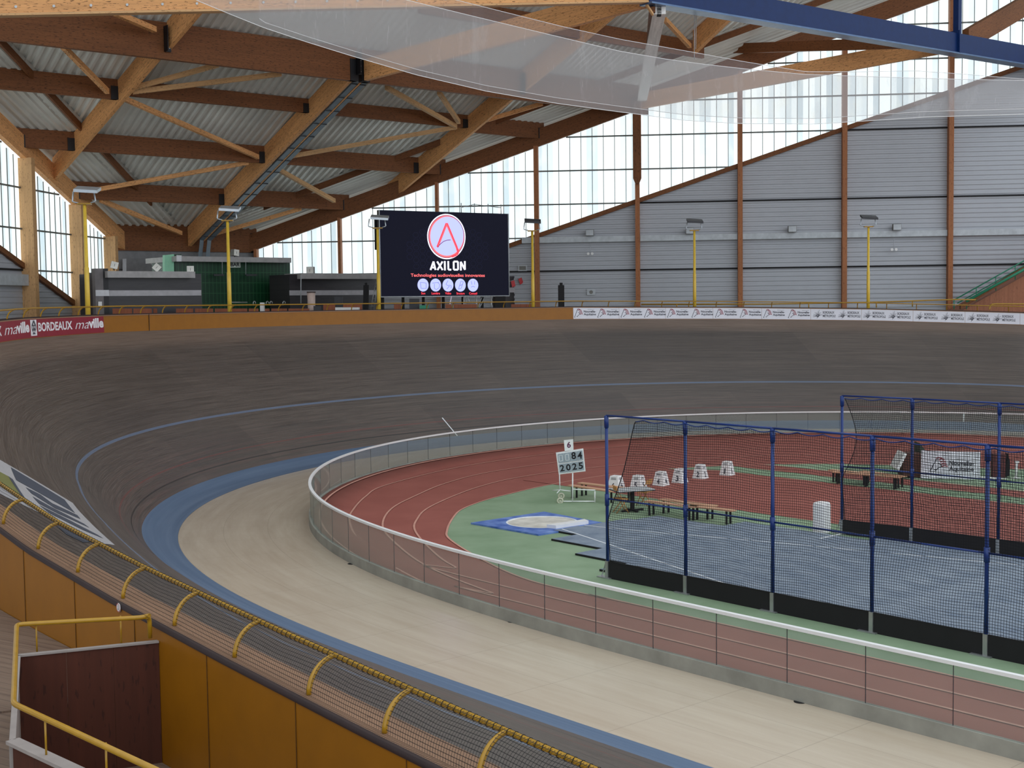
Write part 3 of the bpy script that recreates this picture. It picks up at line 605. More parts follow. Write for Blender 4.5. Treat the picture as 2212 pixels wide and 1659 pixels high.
def bays(WF, cols, tagn, start=0):
    k = start
    for i in range(len(cols)-1):
        a, b = max(cols[i], TR*.98), cols[i+1]; k += 1; lo0, hi0 = zline(a), zroof(a); 
        P = [(a, max(ZP, zline(a))), (b, max(ZP, zline(b))), (b, zroof(b)+.1), (a, zroof(a)+.1)]
        V = [WF(u_, z_, -.02) for u_, z_ in P]; mb = MB(); mb.add(V, [[0, 1, 2, 3]], [[((u_-a)/(b-a)*9+k*20, z_) for u_, z_ in P]]); w = struct(mb.build('window_%d' % k, M_PANEL))
        fr = MB(); m = 9
        for j in range(1, m):
            u_ = a+(b-a)*j/m; z0_, z1_ = max(ZP, zline(u_)), zroof(u_); fr.box(WF(u_, (z0_+z1_)/2, .02), (WF(1, 0)-WF(0, 0))*.019, (WF(0, 0, 1)-WF(0, 0))*.02, A3(0, 0, (z1_-z0_)/2))
        z = 8.8
        while z < max(zroof(b), zroof(a)) and k < 900 and b < UMID:            # horizontal rails
            ua = a
            ub = b
            if zline(b) > z and b < UMID: ub = a+(b-a)*(z-zline(a))/(zline(b)-zline(a)) if zline(a) < z else a
            if zroof(a) < z and zroof(b) > zroof(a): ua = a+(b-a)*(z-zroof(a))/(zroof(b)-zroof(a))
            if ub > ua+.05: fr.box(WF((ua+ub)/2, z, .09), (WF(1, 0)-WF(0, 0))*(ub-ua)/2, (WF(0, 0, 1)-WF(0, 0))*.05, A3(0, 0, .045))
            z += 2.2
        fr.build('window_frame', M_WFR, w)
    return k
kk = bays(FW, FC, 'far')
lcol = [TR]+[float(NW-onleft((x_, 620), .6)[:2]@wn[:2]) for x_ in (249, 178, 74)]; LC = [lcol[1]-.0, lcol[2], lcol[3]]
stp = 6.3
LC = [LC[0], LC[1], LC[2]]+[LC[2]+6.4*j for j in range(1, 19)]
bays(LWp, [LC[0]]+LC[1:], 'left', kk)
# cladding rails (dark) and cable tray on the walls
fr = MB(); lt = MB(); ltl = MB()
for z in (8.8, 13.2, 17.6, 22.0):
    u_ = 30.
    us = [q for q in np.linspace(TR, UMID, 800) if zline(q) > z]
    if us: fr.box(FW((us[0]+UMID)/2, z, .06), wu*(UMID-us[0])/2, wn*.05, A3(0, 0, .05))
    us = [q for q in np.linspace(TR, 70, 800) if zline(q) > z]
    if us: fr.box(LWp((us[0]+70)/2, z, .06), wn*(70-us[0])/2, wu*.05, A3(0, 0, .05))
struct(fr.build('trim_2', M_BLACK))
us = [q for q in np.linspace(TR, UMID, 800) if zline(q) > 10.8]
ct = thing('cable_tray', 'long pale grey cable tray running along the far grey wall between the columns', 'cable tray', FW((us[0]+UMID)/2, 10.67, .2))
ed = [us[0]-.16]+[c_ for c_ in FC if c_ > us[0]+.5 and c_ < UMID]
for a_, b_ in zip(ed[:-1], ed[1:]): MB().box(FW((a_+b_)/2, 10.86, .2), wu*((b_-a_)/2-.17), wn*.12, A3(0, 0, .19)).build('tray_section', M_GREY, ct)
ctl = thing('cable_tray', 'pale grey cable tray on the left wall beside the leftmost timber column', 'cable tray', LWp((lcol[3]+30)/2, 7.95, .3))
ed = [c_ for c_ in LC if c_ >= LC[2]-.1 and c_ < 70]
for a_, b_ in zip(ed[:-1], ed[1:]): MB().box(LWp((a_+b_)/2, 8.25, .3), wn*((b_-a_)/2-.23), wu*.12, A3(0, 0, .3)).build('tray_section', M_GREY, ctl)
tr_ = MB(); tr_.beam(FW(TR+1, zline(TR+1)-.15, .12), FW(UMID, zline(UMID)-.15, .12), .2, .3); tr_.beam(LWp(TR+1, zline(TR+1)-.15, .12), LWp(70, zline(70)-.15, .12), .2, .3); struct(tr_.build('trim_3', M_WOODR_SHADE))
# timber columns
names_ = ['right beside the bar building', 'behind the dark hut left of the big screen', 'rising behind the big screen', 'just right of the big screen', 'with a thicker upper part hanging above it, third right of the screen', 'between the first two floodlight poles right of the screen', 'left of the rightmost floodlight pole', 'at the foot of the green stair rails']
def col(WF, u, w, d, ztop, label, grp, m=M_WOODR_SHADE):
    L = WF(1, 0)-WF(0, 0); Dn = WF(0, 0, 1)-WF(0, 0); c = WF(u, (ZP+ztop)/2, d/2+.02)
    return tag(MB().box(c, L*w/2, Dn*d/2, A3(0, 0, (ztop-ZP)/2)).build('timber_column', m), label, 'column', grp)
for k, u_ in enumerate(FC[:8]):
    col(FW, max(u_, TR+.1), .2 if k < 3 else .3, .55, zroof(max(u_, TR))+.1, 'brown glulam column on the far wall, ' + names_[k], 'far wall columns', M_WOODC)
u4 = FC[4]; cc = FW(u4, 0, .9); zb_ = onfar((1382, 385), .9)[2]; zt_ = zroof(u4)+.6
mb = MB(); mb.box(cc+A3(0, 0, (zb_+zt_)/2), wu*.27, wn*.2, A3(0, 0, (zt_-zb_)/2)); mb.prism([cc+wu*.27-wn*.2+A3(0, 0, zb_), cc-wu*.27-wn*.2+A3(0, 0, zb_), cc-wu*.12-wn*.2+A3(0, 0, zb_-.35), cc+wu*.12-wn*.2+A3(0, 0, zb_-.35)], wn*.4)
tag(mb.build('hanging_post', M_WOODR_SHADE), 'thick brown timber post with tapered foot below the white strut on far wall', 'post')
for u_, nm in zip(LC[:6], ['next to the dark hut', 'behind the leftmost floodlight pole', 'at the left edge above the town banner', 'just out of the left edge', 'further out to the left', 'furthest out to the left']):
    col(LWp, u_, .42, .75, zroof(u_)+.1, 'pale speckled glulam column on the left wall, ' + nm, 'left wall columns', M_WOODL)
# ================================================================== ROOF
Z0P, Z0D, Z0B = 10.88, 11.9, 10.6
def deck_main():
    mb = MB(); per = .47; q = -60.
    prof = [(0, 0), (.15, 0), (.21, .13), (.41, .13), (.47, 0)]
    while q < 60:
        p0 = max(0, abs(q)-HQ-.2+1.6-1.4+.0); p0 = max(0., abs(q)-1.9); p1 = 48.
        if p0 < p1:
            for (a, za), (b, zb) in zip(prof[:-1], prof[1:]): mb.quad(R(p0, q+a, RZ(p0, Z0D)+za), R(p1, q+a, RZ(p1, Z0D)+za), R(p1, q+b, RZ(p1, Z0D)+zb), R(p0, q+b, RZ(p0, Z0D)+zb))
        q += per
    return mb
struct(deck_main().build('ceiling', M_DECK))
for WF in (FW, LWp):                   # deck along the gables, its ribs parallel to the wall
    mb = MB(); per = .36
    for i in range(-2, 9):
        for (a, za), (b, zb) in zip([(0, 0), (.10, 0), (.16, .09), (.30, .09)], [(.10, 0), (.16, .09), (.30, .09), (.36, 0)]):
            pts = []
            for u_, n_ in ((TR-2, i*per+a), (74, i*per+a), (74, i*per+b), (TR-2, i*per+b)):
                P = WF(u_, 0, n_); pp = (P-RO)@rp; zz_ = za if n_ == i*per+a else zb; pts.append(A3(P[0], P[1], RZ(pp, Z0D)-.06+zz_))
            mb.quad(*pts)
    struct(mb.build('ceiling', M_DECK))
def rb_(name, a, b, w, h, m, label, cat, grp=None, low=True):
    return tag(MB().beam(a, b, w, h).build(name, m), label, cat, grp)
def qe(p): return HQ+p-.15
def shoe(P, d, sz=(.35, .5)):          # steel shoe at a beam end, child of that beam
    return P
SH = []
def beam_p(p, q0, q1, z0, hh, w, label, shoes=(0, 1), grp='roof purlins', m=M_WOODR_SHADE, nm='roof_purlin'):
    a, b = R(p, q0, RZ(p, z0)), R(p, q1, RZ(p, z0)); root = thing(nm, label, 'beam', (a+b)/2, grp)
    MB().beam(a, b, w, hh).build('timber', m, root)
    for e, on in ((a, shoes[0]), (b, shoes[1])):
        if on:
            dd = npz((a+b)/2-e); MB().box(e+dd*.22+A3(0, 0, hh*.33), dd*.26, npz(np.cross(dd, A3(0, 0, 1)))*(w/2+.03), A3(0, 0, hh*.33)).build('steel_shoe', M_STEELB, root)
    return root
s4 = 4.67
def dq(p): return .08*p
B1q = lambda p: -12.1+.13*p; B3q = lambda p: 10.9+.12*p; B0q = lambda p: .08*p
beam_p(0, -HQ, HQ, 10.35, 1.95, .3, 'dark red timber beam closing the cut corner above the grey panels', (0, 1), 'roof corner beams')
beam_p(s4, -qe(s4), B0q(s4), Z0P, 1.02, .22, 'lowest purlin left of the main diagonal beam, above the leftmost floodlight', (1, 1))
beam_p(s4, B0q(s4), qe(s4), Z0P, 1.02, .22, 'lowest purlin right of the main diagonal beam, above the bar', (0, 1))
beam_p(2*s4, -qe(2*s4), B1q(2*s4), Z0P, 1.02, .22, 'short purlin with black shoes at both ends against the left gable beam', (1, 1))
beam_p(2*s4, B1q(2*s4), B0q(2*s4), Z0P, 1.02, .22, 'second purlin up, between the left diagonal and the main diagonal beam', (0, 1))
beam_p(2*s4, B0q(2*s4), B3q(2*s4), Z0P, 1.02, .22, 'second purlin up, right of the main diagonal, ending at the right diagonal beam', (0, 1))
beam_p(2*s4, B3q(2*s4), qe(2*s4), Z0P, 1.02, .22, 'short purlin between the right diagonal beam and the far gable beam, above the windows', (0, 1))
beam_p(3*s4, -qe(3*s4), B1q(3*s4), Z0P, 1.05, .22, 'third purlin up, from the left frame edge to the left diagonal beam', (0, 1))
beam_p(3*s4, B1q(3*s4), B0q(3*s4), Z0P+.25, .8, .22, 'third purlin up, between the left and main diagonals, where three braces start', (0, 1))
beam_p(3*s4, B0q(3*s4), B3q(3*s4), Z0P+.25, .8, .22, 'third purlin up, right of the main diagonal, behind the crossing braces', (0, 1))
beam_p(3*s4, B3q(3*s4), qe(3*s4), Z0P, 1.05, .22, 'third purlin up, right of the right diagonal beam, ending at the far gable beam', (0, 1))
beam_p(5*s4, B0q(23)+.5, 13.6, Z0P, 1.0, .22, 'purlin seen through the sheer net above the main cross beam, left part', (0, 0))
beam_p(5*s4, 13.6, qe(5*s4)-4, Z0P, 1.0, .22, 'purlin seen through the sheer net behind the white strut', (0, 0))
beam_p(6*s4, -20, 16, Z0P, 1.0, .22, 'purlin nearly hidden above the topmost timber beam', (0, 0))
# main cross beam in two lengths either side of the main diagonal
zc = onp((340, 127), 4*s4)[2]-RZ(4*s4, 0)
cb = beam_p(4*s4, -qe(4*s4)-4, B0q(4*s4)-.15, zc, Z0D-zc, .3, 'deep dark main cross beam left of the main diagonal beam', (0, 1), 'main cross beams', M_WOODR_SHADE, 'cross_beam')
cb2 = beam_p(4*s4, B0q(4*s4)+.15, qe(4*s4)+.3, zc, Z0D-zc, .3, 'deep dark main cross beam right of the main diagonal, running to the white strut foot', (1, 0), 'main cross beams', M_WOODR_SHADE, 'cross_beam')
# black shoe plate with two rows of bolts where the left diagonal crosses
def diag(q_at, p0, p1, z0, w, label, hh=None):
    a, b = R(p0, q_at(p0), RZ(p0, z0)), R(p1, q_at(p1), RZ(p1, z0)); root = thing('diagonal_beam', label, 'beam', (a+b)/2, 'diagonal roof beams')
    MB().beam(a, b, w, (hh or (Z0D-z0)*.96)).build('timber', M_WOOD, root); return root
d1 = diag(B1q, 6.9, 4*s4-.2, Z0B, .22, 'orange diagonal beam above the left wall, landing on the left gable beam')
d0 = diag(B0q, .2, 4*s4-.2, Z0B, .26, 'orange main diagonal beam with grey cable duct, rising from the bar roof corner')
d3 = diag(B3q, 5.9, 4*s4-.2, Z0B, .22, 'orange diagonal beam right of the main one, landing above the big screen')
diag(B1q, 4*s4+.2, 27, Z0B-.1, .22, 'orange diagonal beam continuing above the cross beam at upper left')
diag(B3q, 4*s4+.2, 30, Z0B-.1, .22, 'orange diagonal beam seen through the sheer net, above the right cross beam')
a, b = onroof((1505, 112), Z0B), onroof((1590, 30), Z0B); tag(MB().beam(a-(b-a)*.05, b+(b-a)*1.5, .3, 1.9).build('diagonal_beam', M_WOOD), 'broad speckled orange diagonal beam right of the white strut below the blue beam', 'beam', 'diagonal roof beams')
for q_at, par in ((B1q, cb), (B0q, cb2), (B3q, cb2)):
    p_ = 4*s4+.24; c = R(p_, q_at(p_)-.12, RZ(p_, zc)+.85); mb = MB(); mb.box(c, rp*.04, rq*.17, A3(0, 0, .62)); mb.box(c+rp*.2-rq*.15, rp*.2, rq*.02, A3(0, 0, .62))
    o = mb.build('bolted_plate', M_STEELB, par); mb = MB()
    for i in range(4):
        for j in (-1, 1): mb.disc(c+rp*.05+rq*.08*j+A3(0, 0, -.45+.3*i), .022, 6, .02, rq, A3(0, 0, 1))
    mb.build('bolt_heads', M_GAL, o)
# grey duct trays under the main diagonal, bending down at the bar roof
for side, wd_ in ((.42, .34), (.95, .34)):
    P = [R(p_, B0q(p_)+side, RZ(p_, Z0B)-.02) for p_ in np.linspace(1.0, 4*s4-.3, 20)]
    P = [R(.75, B0q(0)+side, RZ(0, Z0B)-.9)]+P
    mb = MB()
    for i in range(len(P)-1): mb.beam(P[i], P[i+1], wd_, .12)
    o = mb.build('cable_duct', plain('duct_grey', (112, 124, 134), .4, .3)); tag(o, 'grey cable duct under the main diagonal beam, ' + ('next to the timber' if side < .5 else 'on the outer side away from the timber'), 'duct', 'cable ducts under the main diagonal')
    for p_ in np.arange(1.5, 4*s4-.4, 1.25): MB().box(R(p_, B0q(p_)+side, RZ(p_, Z0B)-.03), rp*.02, rq*wd_*.52, A3(0, 0, .02)).build('joint_strap', M_STEELB, o)
tag(MB().beam(R(.9, .68, RZ(.9, Z0B)-.02), R(4*s4-.3, B0q(4*s4)+.68, RZ(4*s4-.3, Z0B)-.02), .10, .12).build('duct_batten', M_WOOD), 'thin orange timber batten between the two grey cable ducts', 'batten')
# gable edge beams
for WF, nm, m in ((FW, 'long dark red gable beam along the top of the far windows', M_WOODR_SHADE), (LWp, 'gable beam sloping along the top of the left wall windows', M_WOOD)):
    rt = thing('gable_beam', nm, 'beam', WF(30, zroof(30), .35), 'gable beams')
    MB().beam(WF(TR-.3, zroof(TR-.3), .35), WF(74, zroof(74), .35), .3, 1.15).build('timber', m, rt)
    MB().beam(WF(TR, zroof(TR)+.16, .14), WF(74, zroof(74)+.16, .14), .1, .12).build('cover_strip', M_GREY, rt)
    # secondary joist parallel to the gable where the two decks meet
    a, b = WF(TR+1.5, 0, 3.0), WF(74, 0, 3.0); pa, pb = (a-RO)@rp, (b-RO)@rp
    tag(MB().beam(a*A3(1, 1, 0)+A3(0, 0, RZ(pa, Z0D)-.42), b*A3(1, 1, 0)+A3(0, 0, RZ(pb, Z0D)-.42), .14, .4).build('edge_joist', M_WOODR_SHADE), 'thin timber joist under the roof edge, parallel to the ' + ('far' if WF is FW else 'left') + ' gable beam', 'joist', 'edge joists')
# bracing struts under the deck (pixel ends on the plane of the purlins)
BR = [((133, 103), (232, 203), .3, 'brace left of the left diagonal beam, between the cross beam and third purlin'), ((250, 34), (334, 70), .4, 'short brace ending at the bolted plate, top left'),
 ((287, 196), (473, 145), .3, 'upper of two pale braces fanning from the left diagonal beam'), ((287, 204), (608, 165), .3, 'lower of two pale braces fanning from the left diagonal beam'),
 ((263, 216), (557, 344), .3, 'long brace crossing the deck from the left diagonal down to the second purlin'), ((212, 414), (537, 356), .3, 'long brace rising from the left gable to the second purlin'),
 ((217, 437), (391, 508), .3, 'brace dropping from the lowest purlin to the roof corner'), ((591, 365), (722, 438), .3, 'pale brace right of the main diagonal, dropping to the gable beam'),
 ((456, 512), (651, 455), .3, 'long low brace above the bar building along the far gable'), ((613, 345), (987, 279), .3, 'long pale brace right of the main diagonal, rising to the right diagonal'),
 ((835, 194), (984, 277), .3, 'pale brace dropping from the cross beam to the right diagonal, longer of two'), ((948, 204), (991, 268), .3, 'short steep pale brace meeting the longer one at the right diagonal'),
 ((1031, 270), (1173, 228), .3, 'brace right of the right diagonal beam, rising to the cross beam'), ((1436, 47), (1490, 104), .3, 'brace right of the white strut, behind the blue beam')]
for pa, pb, w_, lb in BR:
    a, b = onroof(pa, Z0P-.05), onroof(pb, Z0P-.05); root = tag(MB().beam(a, b, w_*.75, .26).build('roof_brace', M_WOODL if 'pale' in lb else M_WOOD), 'timber ' + lb, 'brace', 'roof bracing')
    d = npz(b-a); sd = npz(np.cross(d, A3(0, 0, 1))); mb = MB()
    for e, sg_ in ((a, 1), (b, -1)):
        for i in range(3):
            for j in (-1, 1): mb.disc(e+d*sg_*(.35+.18*i)+sd*.05*j-A3(0, 0, .004), .03, 6, .012, d, -sd)
    mb.build('bolts', M_STEELB, root)
# upper structure
PB_ = 37.35
n0 = onp((1412, 12), PB_)
a = R(4*s4+.3, B0q(4*s4)+.3, RZ(4*s4, zc)+.05); b = n0
rt = thing('ridge_strut', 'orange glulam strut from the main diagonal to the blue beam end, behind sheer net', 'beam', (a+b)/2); MB().beam(a, b, .3, 1.15).build('timber', M_WOOD, rt)
a = onp((-90, 33), 31.5); b = onp((1400, 3), PB_)
rt = thing('top_beam', 'topmost orange glulam beam with a row of bolts along its lower edge', 'beam', (a+b)/2); MB().beam(a, b, .4, 1.6).build('timber', M_WOOD, rt)
mb = MB(); d = npz(b-a); nn_ = npz(np.cross(d, A3(0, 0, 1))); nn_ = nn_ if nn_[1] < 0 else -nn_
for k in range(int(np.linalg.norm(b-a)/1.32)): mb.disc(a+d*(.6+1.32*k)+nn_*.205+A3(0, 0, .22), .05, 12, .03, d, A3(0, 0, 1))
mb.build('bolt_heads', M_GAL, rt)
MB().beam(a-A3(0, 0, .08)+nn_*.0, b-A3(0, 0, .08), .46, .08).build('bottom_flange', M_WOODL, rt)
a, b = onp((1395, 6), PB_), onp((2330, 160), PB_)
rt = thing('blue_beam', 'long blue steel box beam crossing the upper right corner', 'beam', (a+b)/2); d = npz(b-a); h_ = 1.12
MB().beam(a, b, .5, h_).build('web', M_BLUEB, rt); MB().beam(a-A3(0, 0, .08), b-A3(0, 0, .08), .8, .08).build('bottom_flange', plain('blue_flange', (84, 110, 146), .3, .3, .15, 2), rt)
c = onp((2057, 112), PB_); mb = MB(); mb.box(c+A3(0, 0, .55)+d*.15, d*.06, npz(np.cross(d, A3(0, 0, 1)))*.42, A3(0, 0, .64))
for i in range(7): mb.disc(c+A3(0, 0, .05+.17*i)+d*.05+npz(np.cross(d, A3(0, 0, 1)))*-.0, .03, 8, .06, d, A3(0, 0, 1))
mb.build('splice_plate', M_BLUEB, rt)
a = onp((2068, 76), PB_); tag(MB().box(a+A3(0, 0, 2.2), d*.17, npz(np.cross(d, A3(0, 0, 1)))*.17, A3(0, 0, 2.2)).build('blue_post', M_BLUEB), 'blue steel post standing on the blue beam near the upper right corner', 'post')
a, b = onp((2086, 88), PB_), onp((2300, -38), PB_); tag(MB().beam(a-A3(0, 0, .6), b-A3(0, 0, .6), .4, 1.25).build('roof_strut', M_WOODR_SHADE), 'thick brown timber strut rising right from the blue beam node, upper right corner', 'strut')
# white strut and its brown twin down to the cross beam end
tp = onp((1424, 22), PB_); bt = onp((1386, 218), 4*s4)
ux = npz(np.cross(tp-bt, A3(0, 0, 1))); 
mb = MB(); dd = tp-bt; up_ = npz(np.cross(ux, dd)); mb.box((tp+bt)/2, dd/2, ux*.3, up_*.18)
rt = thing('white_strut', 'whitewashed speckled timber strut leaning from the blue beam down to the far wall', 'strut', (tp+bt)/2); mb.build('timber', M_WWHITE, rt)
mb = MB(); mb.box(tp+up_*.0-npz(dd)*.25, npz(dd)*.25, ux*.1, up_*.19); mb.build('steel_head', M_BLACK, rt)
tp2 = onp((1409, 20), PB_); bt2 = onp((1393, 190), 4*s4+1.5); dd = tp2-bt2; ux = npz(np.cross(dd, A3(0, 0, 1)))
tag(MB().box((tp2+bt2)/2, dd/2, ux*.14, npz(np.cross(ux, dd))*.12).build('brown_strut', M_WOODR_SHADE), 'thin brown timber strut standing just left of the white strut', 'strut')
a, b = onp((1396, 12), PB_), onp((1410, 34), PB_); tag(MB().beam(a, b, .12, .12).build('knee_brace', M_WOODL), 'tiny pale knee brace at the head of the white strut', 'brace')
# two long beams from the right gable side to the blue beam node
for (pa, pb, h_, lb, m) in (((1560, 116), (1985, 104), .62, 'upper, darker of two long beams meeting the blue beam', M_WOODR_SHADE), ((1380, 236), (2056, 112), 1.0, 'lower, speckled one of two long beams meeting the blue beam, half behind the sheer net', M_WOOD)):
    a, b = onp(pa, 4*s4+ (3 if h_ < .8 else .2)), onp(pb, PB_); tag(MB().beam(a, b, .3, h_).build('long_beam', m), lb, 'beam', 'long beams under the blue beam')
# hanging lines
for x0, y0, x1, y1 in ((1500, 12, 1500, 128), (1504, 12, 1503, 106)):
    a, b = onp((x0, y0), PB_-1.2), onp((x1, y1), PB_-1.2); tag(MB().tube([a, b], .018, 6).build('hanging_cable', M_GREY), 'thin pale cable hanging from the blue beam, ' + ('left and longer' if x1 == 1500 else 'right and shorter') + ' of two', 'cable', 'hanging cables')
# ================================================================== SHEER NETS under the roof
def sheet(name, top, bot, Yf, m, label, wob=.25, seed=0):
    def interp(P, x): return float(np.interp(x, [a[0] for a in P], [a[1] for a in P]))
    xs = np.linspace(top[0][0], top[-1][0], 150); nr = 16; vs = []; uv = []; g2 = {}
    for i, x in enumerate(xs):
        Y = Yf(x); a, b = AtY((x, interp(top, x)), Y), AtY((x, interp(bot, x)), Y-1.5)
        for j in range(nr+1):
            f = j/nr; P = a*(1-f)+b*f; P = P+A3(0, -1, 0)*wob*math.sin(math.pi*f)*(1+.4*math.sin(x*.023+seed)+.12*math.sin(x*.31+2*f)); vs.append(P)
    fs = []
    for i in range(len(xs)-1):
        for j in range(nr): k = i*(nr+1)+j; fs.append([k, k+nr+1, k+nr+2, k+1]); u0, u1 = xs[i]*.02, xs[i+1]*.02; uv.append([(u0, j*.3), (u1, j*.3), (u1, j*.3+.3), (u0, j*.3+.3)])
    o = tag(MB().add(vs, fs, uv, True).build(name, m), label, 'net', 'sheer nets under the roof')
    for k, nmn in ((0, 'top_hem'), (nr, 'bottom_hem')): MB().tube([vs[i*(nr+1)+k] for i in range(len(xs))], .010, 5).build(nmn, M_WHITE, o)
    return o
BOT = [(380, -22), (430, 3), (500, 32), (570, 60), (660, 90), (760, 121), (900, 162), (1050, 197), (1200, 223), (1340, 242), (1480, 260), (1600, 267), (1760, 268), (1860, 262), (2000, 253), (2212, 247), (2330, 246)]
T1 = [(380, -120), (869, -2), (1071, 47), (1200, 78), (1340, 111), (1440, 128), (1521, 139), (1620, 150), (1740, 161), (1900, 166), (2060, 171), (2212, 174), (2330, 176)]
T2 = [(560, -90), (977, -2), (1213, 57), (1340, 85), (1503, 114), (1600, 132), (1740, 155), (1860, 155), (1978, 153), (2080, 160), (2212, 171), (2330, 174)]
sheet('sheer_net', T1, BOT, lambda x: 40+(x-400)*.004, M_SHEER, 'large sheer white net sagging under the roof, hem crossing the far windows')
sheet('sheer_net', T2, [(x, y-14) for x, y in BOT if x >= 560]+[(2330, 232)] if False else [(560, 40)]+[(x, y-12) for x, y in BOT if x > 560], lambda x: 44+(x-400)*.004, M_SHEER2, 'second sheer white net hanging just behind the first, its upper edge showing above it', .15, 3)
# ================================================================== INFIELD EQUIPMENT
def D2(t0, v0, t1, v1): return npz(I(t1, v1)-I(t0, v0))
# rubber mats, one strip per metre
starts = [25.1, 23.2, 21.2, 20.2, 20.3, 20.3, 20.6, 23.2, 27.5]
for k, st in enumerate(starts):
    v0 = -16.1+k*1.0; v1 = v0+1.0 if k < 8 else -7.45
    lab = 'grey-blue rubber mat strip ' + ['nearest the glass barrier, its end under the near net', 'second from the glass barrier, with a stepped black-edged end', 'third from the glass barrier, with a stepped black-edged end', 'touching the near corner of the blue throwing mat', 'running from the blue throwing mat, near half', 'starting at the white toe board', 'running from the far half of the blue throwing mat', 'along the far white tape line', 'furthest, along the black boards of the far net'][k]
    root = thing('rubber_mat', lab, 'mat', I(40, (v0+v1)/2, .01), 'rubber mats of the throwing field')
    MB().prism([I(st, v0+.006, .012), I(62, v0+.006, .012), I(62, v1-.006, .012), I(st, v1-.006, .012)], (0, 0, .055)).build('surface', M_MAT, root)
    MB().prism([I(st-.012, v0+.0, .012), I(62, v0+.0, .012), I(62, v0-.012, .012), I(st-.012, v0-.012, .012)], (0, 0, .05)).build('edge', M_BLACK, root)
# blue throwing mat with the concrete circle and toe board
zc_ = .012
c = G((1171, 1128), .05); ct_, cv_ = Iof((1171, 1128), .05)
quad = [G(p, .06) for p in ((1017, 1129), (1175, 1105), (1316, 1131), (1163, 1154))]
bm = thing('throwing_mat', 'blue diamond-shaped throwing mat around the white shot put circle', 'mat', c*A3(1, 1, 0))
n_c = 48; cir = [c*A3(1, 1, 0)+1.07*A3(math.cos(2*math.pi*k/n_c), math.sin(2*math.pi*k/n_c), 0) for k in range(n_c)]
mb = MB()
def onquad(a):                          # point of the diamond outline in direction a from the circle centre
    d = A3(math.cos(a), math.sin(a), 0)
    for i in range(4):
        p, q = quad[i], quad[(i+1) % 4]; M = np.array([[d[0], -(q-p)[0]], [d[1], -(q-p)[1]]]); r = np.linalg.solve(M, (p-c)[:2])
        if r[0] > 0 and -1e-6 <= r[1] <= 1+1e-6: return c*A3(1, 1, 0)+d*r[0]
angs = sorted([2*math.pi*k/n_c for k in range(n_c)]+[math.atan2((q-c)[1], (q-c)[0]) % (2*math.pi) for q in quad])
for a0, a1 in zip(angs, angs[1:]+[angs[0]+2*math.pi]):
    i0, i1 = (c*A3(1, 1, 0)+1.07*A3(math.cos(a), math.sin(a), 0) for a in (a0, a1)); o0, o1 = onquad(a0), onquad(a1); Z = A3(0, 0, .06); B_ = A3(0, 0, .012)
    mb.quad(i0+Z, o0+Z, o1+Z, i1+Z); mb.quad(o0+B_, o1+B_, o1+Z, o0+Z); mb.quad(i1+B_, i0+B_, i0+Z, i1+Z)
mb.build('blue_surround', M_BMAT, bm)
t = NT('circle_concrete'); n1 = t.noise(t.obj(), 1.6, 5); M_CIRC = t.fin(t.mix(t.ramp(n1, .35, .65), lin((188, 182, 170)), lin((222, 216, 204))), .8)
MB().disc(c*A3(1, 1, 0)+A3(0, 0, .012), 1.05, 48, .03).build('throwing_circle', M_CIRC, bm)
mb = MB()
for k in range(n_c):
    a0, a1 = 2*math.pi*k/n_c, 2*math.pi*(k+1)/n_c; f = lambda a, r, z: c*A3(1, 1, 0)+A3(r*math.cos(a), r*math.sin(a), z); mb.quad(f(a0, 1.04, .062), f(a0, 1.09, .062), f(a1, 1.09, .062), f(a1, 1.04, .062)); mb.quad(f(a0, 1.04, .03), f(a0, 1.04, .062), f(a1, 1.04, .062), f(a1, 1.04, .03))
mb.build('circle_rim', M_LINEW, bm)
a, b = G((1188, 1135), .12), G((1256, 1125), .12); d = npz(b-a); nn_ = A3(d[1], -d[0], 0)
P = [a-d*.12, a+(b-a)*.25+nn_*.02-A3(0, 0, 0), a+(b-a)*.75+nn_*.02, b+d*.12, b+d*.02+nn_*.3, a-d*.02+nn_*.3]
tag(MB().prism([p*A3(1, 1, 0)+A3(0, 0, .062) for p in P], (0, 0, .10)).build('toe_board', M_WHITE), 'white toe board along the front rim of the shot put circle', 'toe board')
for P, lb in (((( 1214, 1142.5), (1280, 1164), (1322, 1178), (1398, 1204), (1476, 1230), (1581, 1265)), 'near'), (((1262, 1134), (1322, 1141), (1398, 1148.5), (1476, 1154.5), (1597, 1165), (1798, 1183), (2190, 1219), (2330, 1233)), 'far')):
    Q = [G(p, .070) for p in P]; mb = MB()
    for i in range(len(Q)-1): d = npz(Q[i+1]-Q[i]); w_ = A3(-d[1], d[0], 0)*.025; mb.quad(Q[i]-w_, Q[i+1]-w_, Q[i+1]+w_, Q[i]+w_)
    tag(mb.build('sector_line', M_LINEW), 'white tape line of the throwing sector on the mats, ' + lb + ' one of two', 'tape line', 'sector lines')
